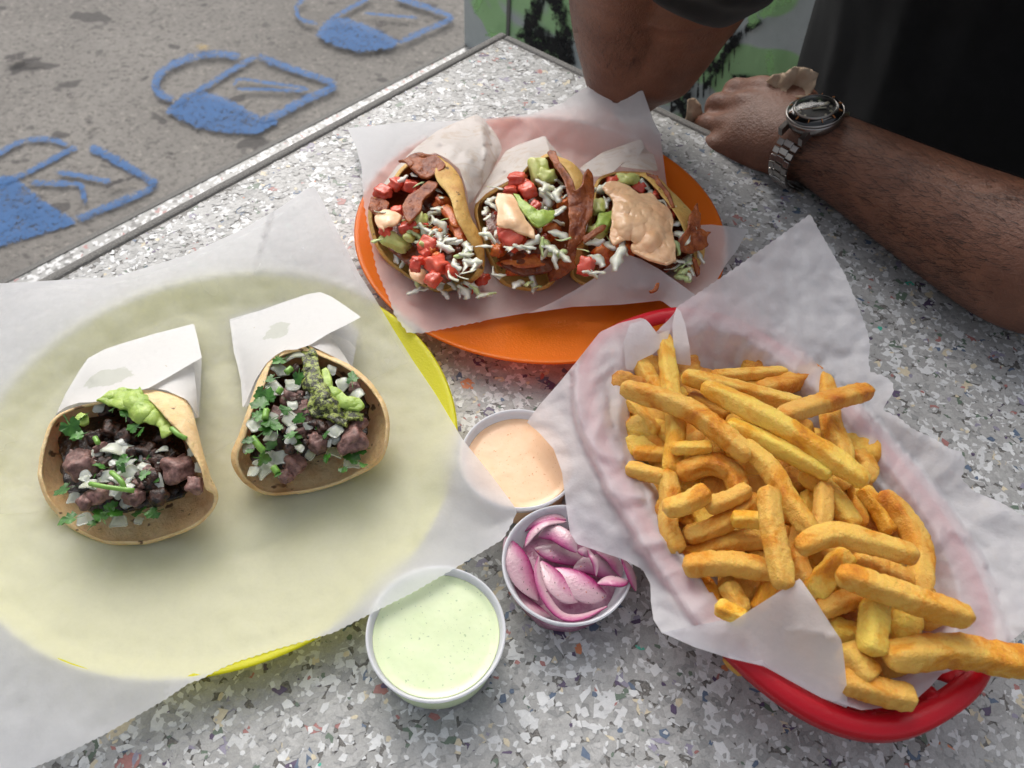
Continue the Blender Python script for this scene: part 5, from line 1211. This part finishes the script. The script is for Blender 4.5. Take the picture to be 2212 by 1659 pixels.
# ================================================================ THE PERSON
def ell_tube(path, rads, seg=28, up=(0, 0, 1)):
    """path points with (ra across, rb along up); smooth"""
    n0 = len(path); pp = catmull([tuple(p)+tuple(r) for p, r in zip(path, rads)], 8)
    W = [Vector(p[:3]) for p in pp]; R = [p[3:5] for p in pp]; n = len(W); V, F, FR_ = [], [], []
    u = Vector(up)
    for i in range(n):
        T = (W[min(i+1, n-1)]-W[max(i-1, 0)]).normalized(); uu = (u-T*u.dot(T))
        uu = uu.normalized(); w = T.cross(uu); FR_.append((W[i], T, uu, w, R[i]))
        for k in range(seg):
            a = 2*pi*k/seg; V.append(W[i]+w*cos(a)*R[i][0]+uu*sin(a)*R[i][1])
    for i in range(n-1):
        for k in range(seg):
            a = i*seg+k; b = i*seg+(k+1) % seg; F.append((a, b, b+seg, a+seg))
    for ri, sg in ((0, -1), (n-1, 1)):
        W0, T, _, _, r = FR_[ri]; c = len(V); V.append(W0+T*sg*min(r)*.6)
        b0 = ri*seg; 
        # rounded cap: one inner ring
        ring_ = [V[b0+k]*.72+W0*.28+T*sg*min(r)*.42 for k in range(seg)]; rb = len(V); V += ring_
        for k in range(seg):
            k2 = (k+1) % seg; q = (b0+k, b0+k2, rb+k2, rb+k); F.append(q if sg > 0 else q[::-1])
            q = (rb+k, rb+k2, c); F.append(q if sg > 0 else q[::-1])
    return V, F, FR_
person = thing('person', TP(0.0, .80, GZ), 'person in a black t-shirt leaning both arms on the table, silver watch on one wrist', 'person')
parts = []
def U(u, v, z): return TP(u-.095, v, z)
# far arm: shoulder, elbow on the table, forearm rising towards the chin
sh_r = U(-.150, .735, .30)
upper = [sh_r, P(1545, -190, .175), P(1500, -80, .140), P(1468, 0, .108), P(1440, 70, .082), P(1405, 150, .050)]
v, f, fr_u = ell_tube(upper, [(.058, .062), (.050, .054), (.047, .050), (.045, .047), (.041, .042), (.034, .036)], up=(.3, -.6, .7)); parts.append((v, f))
fore = [P(1395, 205, .030), P(1372, 172, .042), P(1358, 110, .064), P(1350, 40, .092), P(1345, -60, .135), P(1338, -190, .19)]
v, f, fr_a = ell_tube(fore, [(.022, .020), (.036, .034), (.038, .039), (.0395, .0405), (.038, .038), (.031, .030)], up=(0, -1, .2)); parts.append((v, f))
wr_r = fore[-1]; hand_dir = (fore[-1]-fore[-2]).normalized()
v, f, _ = ell_tube([wr_r, wr_r+hand_dir*.05, wr_r+hand_dir*.10], [(.030, .028), (.040, .026), (.038, .024)], up=(0, -1, .2)); parts.append((v, f))
# near arm lying on the table
sh_l = U(.215, .735, .30)
armL = [P(1736, 306, .026), P(1765, 316, .0285), P(1850, 362, .033), P(2000, 447, .039), P(2120, 512, .044), P(2230, 568, .048), P(2330, 600, .048)]
v, f, fr_l = ell_tube(armL, [(.030, .026), (.0305, .0265), (.033, .030), (.0385, .036), (.0425, .041), (.044, .043), (.040, .041)]); parts.append((v, f))
elb_l = armL[-1]
v, f, _ = ell_tube([elb_l, elb_l.lerp(sh_l, .35), elb_l.lerp(sh_l, .7), sh_l], [(.044, .044), (.046, .046), (.052, .052), (.058, .062)], up=(.3, -.6, .7)); parts.append((v, f))
# the hand at the table's edge: back of the hand, four curled fingers, thumb
wv = P(1748, 316, .024); hd = (P(1548, 243, .006)-P(1748, 308, .024)); hl = hd.length; hd.normalize()
hs_ = Vector((0, 0, 1)).cross(hd).normalized()           # across the hand
if hs_.dot(E1) < 0: hs_ = -hs_                            # towards the person
hs_ = (hs_*.88+Vector((0, 0, 1))*.46); hs_ = (hs_-hd*hs_.dot(hd)).normalized()
hu = hd.cross(hs_); 
if hu.z < 0: hu = -hu
v, f, _ = ell_tube([wv, wv+hd*.020, wv+hd*.044+hs_*.003, wv+hd*.060+hs_*.004, wv+hd*.072+hs_*.004-hu*.003], [(.030, .024), (.032, .021), (.037, .0175), (.039, .0160), (.037, .0115)], up=tuple(hu)); parts.append((v, f))
kn = wv+hd*.068
fing = [(.031, .0102, .098), (.0105, .0104, .106), (-.0105, .0098, .100), (-.0300, .0086, .084)]
for off, r, L in fing:
    b = kn+hs_*(off+.004)+hu*(.002-abs(off-.008)*.16); a0 = b-hd*.062+hu*.0035
    j1 = b+hu*.0025; j2 = j1+hd*L*.33-hu*L*.12; j3 = j2+hd*L*.02-hu*L*.25; j4 = j3-hd*L*.17-hu*L*.04
    v, f, _ = ell_tube([a0, b-hd*.016+hu*.0035, j1+hu*.001, j1.lerp(j2, .55)+hu*.0012, j2, j3, j4], [(r*.8, r*.7), (r*1.02, r*1.0), (r*1.12, r*1.12), (r*.95, r*.95), (r*1.02, r*1.0), (r*.9, r*.86), (r*.72, r*.7)], 16, up=tuple(hs_)); parts.append((v, f))
tb = wv+hd*.018+hs_*.026-hu*.004
v, f, _ = ell_tube([tb-hd*.01-hs_*.008, tb+hd*.020+hs_*.010, tb+hd*.048+hs_*.012-hu*.006, tb+hd*.072+hs_*.004-hu*.016], [(.014, .013), (.0165, .015), (.0125, .012), (.0095, .009)], 16, up=tuple(hu)); parts.append((v, f))
TR_ = 1
# trunk under the shirt, neck and head (above the photo's frame)
v, f, _ = ell_tube([U(.01, .86, -.30), U(.01, .84, -.05), U(.012, .80, .15), U(.015, .765, .29), U(.015, .755, .345)], [(.16, .11), (.15, .105), (.17, .11), (.15, .10), (.07, .06)], 32, up=tuple(E1)); parts.append((v, f))
v, f, _ = ell_tube([sh_r, U(0, .755, .335), sh_l], [(.055, .055), (.07, .06), (.055, .055)], 24, up=tuple(E1)); parts.append((v, f))
v, f, _ = ell_tube([U(.015, .755, .33), U(.012, .725, .42), U(.01, .715, .47)], [(.056, .056), (.055, .058), (.058, .062)], 24, up=tuple(E1)); parts.append((v, f))
v, f, _ = ell_tube([U(.01, .69, .435), U(.01, .695, .47), U(.01, .705, .53), U(.01, .715, .59), U(.01, .72, .625)], [(.035, .045), (.062, .082), (.072, .094), (.068, .088), (.04, .05)], 28, up=tuple(E1)); parts.append((v, f))
for q, rr in ((U(.01, .612, .515), .014), (U(-.064, .715, .52), .018), (U(.084, .715, .52), .018)):   # nose, ears
    v, f, _ = ell_tube([q+Vector((0, 0, .018)), q, q-Vector((0, 0, .012))], [(rr*.5, rr*.7), (rr*.7, rr), (rr*.6, rr*.9)], 12, up=tuple(E1)); parts.append((v, f))
for sg in (-1, 1):                                        # thighs under the table
    v, f, _ = ell_tube([U(.01+sg*.09, .86, -.28), U(.01+sg*.12, .60, -.27), U(.01+sg*.14, .44, -.28), U(.01+sg*.14, .42, -.5), U(.01+sg*.14, .46, -.70)], [(.085, .085), (.075, .075), (.062, .06), (.055, .055), (.04, .04)], 20, up=(.1, .2, 1)); parts.append((v, f))
def m_skin():
    m, nt, b = newmat('skin')
    f = nz(nt, 38, 4, .6); g_ = nz(nt, 900, 4, .7)
    c = ramp(nt, f, [(.3, (.13, .050, .027)), (.7, (.225, .096, .053))])
    c = mixc(nt, ramp(nt, g_, [(.35, .35), (.6, 0)]), c, (.11, .035, .02))
    c = mixc(nt, ramp(nt, nz(nt, 75, 1, .3), [(.80, 0), (.81, .8)]), c, (.06, .02, .015))
    nt.links.new(c, b.inputs['Base Color']); b.inputs['Roughness'].default_value = .48; b.inputs['Subsurface Weight'].default_value = .15
    b.inputs['Subsurface Radius'].default_value = (.006, .002, .001)
    bump(nt, b, mth(nt, 'ADD', nz(nt, 420, 3, .7), nz(nt, 90, 3, .6)), .0007); return m
V, F = join(parts)
body = link('body', mesh(V, F), m_skin(), person)
rm = body.modifiers.new('skin', 'REMESH'); rm.mode = 'VOXEL'; rm.voxel_size = .0024; rm.use_smooth_shade = True
sm = body.modifiers.new('relax', 'SMOOTH'); sm.factor = .6; sm.iterations = 9
# arm hair
hv, hf = [], []
def hairs(frames, i0, i1, count, lean, k0=0, k1=2*pi, L0=.007):
    for _ in range(count):
        i = random.randint(i0, i1-1); t = random.random(); (W0, T, u, w, r), (W1, T1, u1, w1, r1) = frames[i], frames[i+1]
        a = random.uniform(k0, k1); ra = r[0]*(1-t)+r1[0]*t; rb = r[1]*(1-t)+r1[1]*t
        n_ = (w*cos(a)+u*sin(a)); q = W0.lerp(W1, t)+w*cos(a)*ra*.985+u*sin(a)*rb*.985
        d = (T*lean+n_.cross(T)*random.uniform(-.8, .3)+n_*random.uniform(.12, .3)).normalized(); L = L0*random.uniform(.6, 1.7)
        sd = d.cross(n_).normalized()*.00011; m_ = q+d*L*.5+n_*L*.05; e = q+d*L+T*lean*L*.25-n_*L*.10
        b_ = len(hv); hv.extend([q-sd, q+sd, m_+sd*.8, m_-sd*.8, e]); hf.extend([(b_, b_+1, b_+2, b_+3), (b_+3, b_+2, b_+4)])
hairs(fr_l, 9, len(fr_l)-9, 5200, -1.0)
hairs(fr_a, 12, len(fr_a)-9, 1700, 1.0, L0=.006)
M_HAIR = pm('body_hair', (.014, .009, .007), rough=.5)
o = link('arm_hair', mesh(hv, hf, False), M_HAIR, person); o['kind'] = 'stuff'
# head hair
v, f, _ = ell_tube([U(.01, .735, .50), U(.01, .735, .55), U(.01, .73, .60), U(.01, .727, .64)], [(.070, .082), (.080, .090), (.076, .088), (.045, .055)], 28, up=tuple(E1))
link('hair', mesh(v, f), M_HAIR, person)
# t-shirt
sp = []
v, f, _ = ell_tube([U(.02, .88, -.34), U(.02, .87, -.22), U(.012, .855, -.10), U(.008, .835, .02), U(.008, .81, .12), U(.012, .78, .22), U(.015, .76, .30), U(.015, .755, .345)], [(.205, .155), (.21, .150), (.205, .142), (.20, .135), (.205, .132), (.20, .125), (.165, .11), (.09, .075)], 48, up=tuple(E1)); sp.append((v, f))
v, f, _ = ell_tube([sh_r+EN*.03+Vector((0, 0, .01)), sh_r, fr_u[4][0], fr_u[8][0], fr_u[12][0], fr_u[13][0]], [(.070, .072), (.068, .072), (.066, .070), (.064, .068), (.062, .066)], 32, up=(.3, -.6, .7)); sp.append((v, f))
q = sh_l.lerp(elb_l, .55)
v, f, _ = ell_tube([sh_l-EN*.03+Vector((0, 0, .01)), sh_l, sh_l.lerp(q, .5), q], [(.070, .072), (.070, .074), (.068, .072), (.066, .068)], 32, up=(.3, -.6, .7)); sp.append((v, f))
v, f, _ = ell_tube([sh_r, U(0, .757, .325), sh_l], [(.068, .066), (.09, .075), (.068, .066)], 24, up=tuple(E1)); sp.append((v, f))
V = sp[0][0]
for i, p in enumerate(V):
    fold = noise.noise(Vector((p.dot(EN)*22, p.dot(E1)*10, p.z*5)))*.010+noise.noise(Vector((p.dot(EN)*50, 3, p.z*9+p.dot(EN)*8)))*.004
    c = U(.01, .83, p.z); d = (p-c); d.z = 0; V[i] = p+d.normalized()*fold
V, F = join(sp)
M_SHIRT = pm('black_cotton', (.0075, .0075, .008), (.013, .013, .014), 40, .3, .7, .9, 1400, .0003, spec=.2)
M_SHIRT.node_tree.nodes['Principled BSDF'].inputs['Sheen Weight'].default_value = .10
o = link('t_shirt', mesh(V, F), M_SHIRT, person)
rm = o.modifiers.new('cloth', 'REMESH'); rm.mode = 'VOXEL'; rm.voxel_size = .0045; rm.use_smooth_shade = True
sm = o.modifiers.new('relax', 'SMOOTH'); sm.factor = .5; sm.iterations = 4
M_JEANS = pm('dark_trousers', (.02, .022, .03), rough=.9)
tp = []
for sg in (-1, 1):
    v, f, _ = ell_tube([U(.01+sg*.08, .88, -.28), U(.01+sg*.12, .60, -.27), U(.01+sg*.14, .425, -.28), U(.01+sg*.14, .40, -.5), U(.01+sg*.14, .45, -.71)], [(.10, .10), (.088, .088), (.074, .072), (.066, .066), (.056, .056)], 20, up=(.1, .2, 1)); tp.append((v, f))
V, F = join(tp); link('trousers', mesh(V, F), M_JEANS, person)
stool = thing('stool', U(.02, .88, GZ), 'plain concrete block seat under the seated person in black', 'seat')
v, f = lathe([(.0005, 0), (.17, 0), (.165, .30), (.18, .36), (.18, .38), (.0005, .38)], 40); link('seat', mesh(v, f), M_EDGE, stool, loc=U(.02, .88, GZ))

# ---- watch on the wrist
ax0, ax1 = P(1750, 308, .027), P(1800, 335, .030); A = (ax1-ax0).normalized()
WC0 = P(1751, 328, .0265)
Zt = (Vector((0, 0, 1))-hs_*.02+Vector((-.22, .02, 0)))
Nw = (Zt-A*Zt.dot(A)).normalized(); Sw = A.cross(Nw).normalized()
if Sw.dot(E1) < 0: Sw = -Sw
rv, rs = .0262, .0312
watch = thing('wristwatch', WC0+Nw*(rv+.001), 'steel wristwatch with a round black dial and bezel worn on the resting wrist', 'watch')
WM = Matrix(((Sw.x, A.x, Nw.x), (Sw.y, A.y, Nw.y), (Sw.z, A.z, Nw.z)))
wc = WC0+Nw*(rv+.0005)
def wpart(name, vf, m, off=0, sm_=True, parent=watch, rot=None):
    v, f = vf; V = [wc+WM@(Vector(p)) for p in v]; return link(name, mesh(V, f, sm_), m, parent)
M_STEEL = pm('brushed_steel', (.36, .345, .33), metal=1, rough=.28); M_BEZ = pm('black_bezel', (.006, .006, .006), rough=.12, coat=.5); M_DIAL = pm('black_dial', (.004, .004, .004), rough=.35)
M_LUME = pm('cream_markers', (.62, .58, .42), rough=.4); M_ORNG = pm('gilt_print', (.45, .17, .05), rough=.4)
R0 = .0200
wpart('case', lathe([(.0005, -.0015), (.0165, -.0015), (.0188, .000), (.0195, .002), (.0195, .0055), (.0188, .0065), (.0005, .0065)], 64), M_STEEL)
# lugs
lug = []
for sx in (-1, 1):
    for sy in (-1, 1):
        x0 = sx*.0125; y0 = sy*.0095
        c, f = box(min(x0, x0+sx*.0105), max(x0, x0+sx*.0105), y0-.0014 if sy > 0 else y0-.0022, y0+.0022 if sy > 0 else y0+.0014, -.0005, .0052)
        c = [((x, y, z-(.0042 if abs(x) > .015 else 0))) for x, y, z in c]; lug.append((c, f))
wpart('lugs', join(lug), M_STEEL, sm_=False)
wpart('bezel_edge', lathe([(.0193, .0064), (.0202, .0070), (.0203, .0084), (.0196, .0090), (.0193, .0085)], 72), M_STEEL)
wpart('bezel', lathe([(.0194, .0086), (.0190, .0096), (.0158, .0112), (.0150, .0112), (.0148, .0095)], 72), M_BEZ)
wpart('rehaut', lathe([(.0150, .0112), (.0149, .0122), (.0144, .0126), (.0141, .0118), (.0140, .0090)], 72), M_STEEL)
wpart('dial', lathe([(.0002, .0092), (.0141, .0092)], 48), M_DIAL)
mk = []
for h_ in range(12):
    a = 2*pi*h_/12; r_ = .0108
    if h_ % 3 == 0: v, f = box(-.0007, .0007, -.0016, .0016, .0093, .0097)
    else: v, f = lathe([(.0001, .0097), (.0010, .0097), (.0011, .0093)], 14)
    v = [((x)*cos(a)-(y+r_)*sin(a), x*sin(a)+(y+r_)*cos(a), z) for x, y, z in v]; mk.append((v, f))
wpart('hour_markers', join(mk), M_LUME, sm_=False)
def handv(ang, L, w, z):
    v, f = box(-w, w, -.002, L, z, z+.0002); return [(x*cos(ang)-y*sin(ang), x*sin(ang)+y*cos(ang), zz) for x, y, zz in v], f
wpart('hand', handv(-.9, .0075, .00065, .0099), M_LUME, sm_=False); wpart('hand', handv(-1.35, .0115, .0004, .0102), M_LUME, sm_=False); wpart('hand', handv(2.2, .0105, .00015, .0105), M_ORNG, sm_=False)
bk = []
for k in range(12):
    a = 2*pi*k/12; v, f = box(-.00022, .00022, .0162, .0186, .0104, .0112)
    v = [(x*cos(a)-y*sin(a), x*sin(a)+y*cos(a), z-(y-.0162)*.42+.0010) for x, y, z in v]; bk.append((v, f))
wpart('bezel_marks', join(bk), M_ORNG, sm_=False)
mg, nt_, b_g = newmat('crystal'); b_g.inputs['Transmission Weight'].default_value = 1; b_g.inputs['Roughness'].default_value = .01; b_g.inputs['IOR'].default_value = 1.22
wpart('crystal', lathe([(.0001, .0136), (.005, .01355), (.010, .01335), (.0135, .0129), (.0145, .0124), (.0145, .0110), (.0135, .0117), (.010, .0122), (.005, .0124), (.0001, .01245)], 72), mg)
v, f = lathe([(.0001, 0), (.0026, 0), (.0026, .0035), (.0001, .0035)], 20); wpart('crown', ([(y*1.0, -.0198-z, x+.0035) for x, y, z in v], f), M_STEEL)
# bracelet: links round the wrist
def link_mesh(w):
    p = []
    for x0, x1, y0, y1 in ((-w, -w*.42, -.0024, .0024), (-w*.40, w*.40, -.0012, .0036), (w*.42, w, -.0024, .0024)):
        p.append(box(x0, x1, y0, y1, -.0012, .0012))
    v, f = join(p); me = mesh(v, f, False); return me
NLK = 30
for k in range(NLK):
    a = 2*pi*k/NLK
    if abs(((a+pi) % (2*pi))-pi) < .66: continue             # under the case
    n_ = Nw*cos(a)*1.0+Sw*sin(a); q = WC0+Nw*cos(a)*(rv+.0012)+Sw*sin(a)*(rs+.0015)
    tg = (Nw*(-sin(a))*rv+Sw*cos(a)*rs).normalized(); nr = A.cross(tg).normalized()
    if nr.dot(n_) < 0: nr = -nr
    w = .0098-.0018*min(1, max(0, (min(a, 2*pi-a)-.6)/1.6))
    o = link('bracelet_link', link_mesh(w), M_STEEL, watch, loc=q)
    xa = A; ya = nr.cross(xa)
    o.rotation_mode = 'QUATERNION'; o.rotation_quaternion = Matrix(((xa.x, ya.x, nr.x), (xa.y, ya.y, nr.y), (xa.z, ya.z, nr.z))).to_quaternion()
    bevel(o, .0004, 2)

# ---- brown napkin in the hand
M_NAP = pm('brown_napkin', (.42, .30, .20), (.54, .41, .29), 60, .3, .7, .8, 700, .0004)
nap = []
nap.append(patch([(1655, 176, .040), (1672, 160, .046), (1698, 158, .050), (1716, 143, .056), (1740, 147, .056), (1766, 157, .054), (1762, 185, .050), (1744, 216, .042), (1712, 210, .040), (1690, 200, .038)], None, [[(1705, 172, .047), (1720, 196, .036)]], step=5, wr=(.0035, 60), seed=71))
nap.append(patch([(1476, 270, -.008), (1483, 248, .000), (1485, 214, .010), (1497, 212, .008), (1512, 226, .000), (1520, 260, -.012), (1506, 284, -.016), (1490, 280, -.012)], None, [[(1492, 246, .004)]], step=5, wr=(.003, 60), seed=72))
V, F = join(nap); o = link('napkin', mesh(V, F), M_NAP); solid(o, .0012, -1); tag(o, "crumpled brown paper napkin held in the person's hand at the table edge", 'napkin')
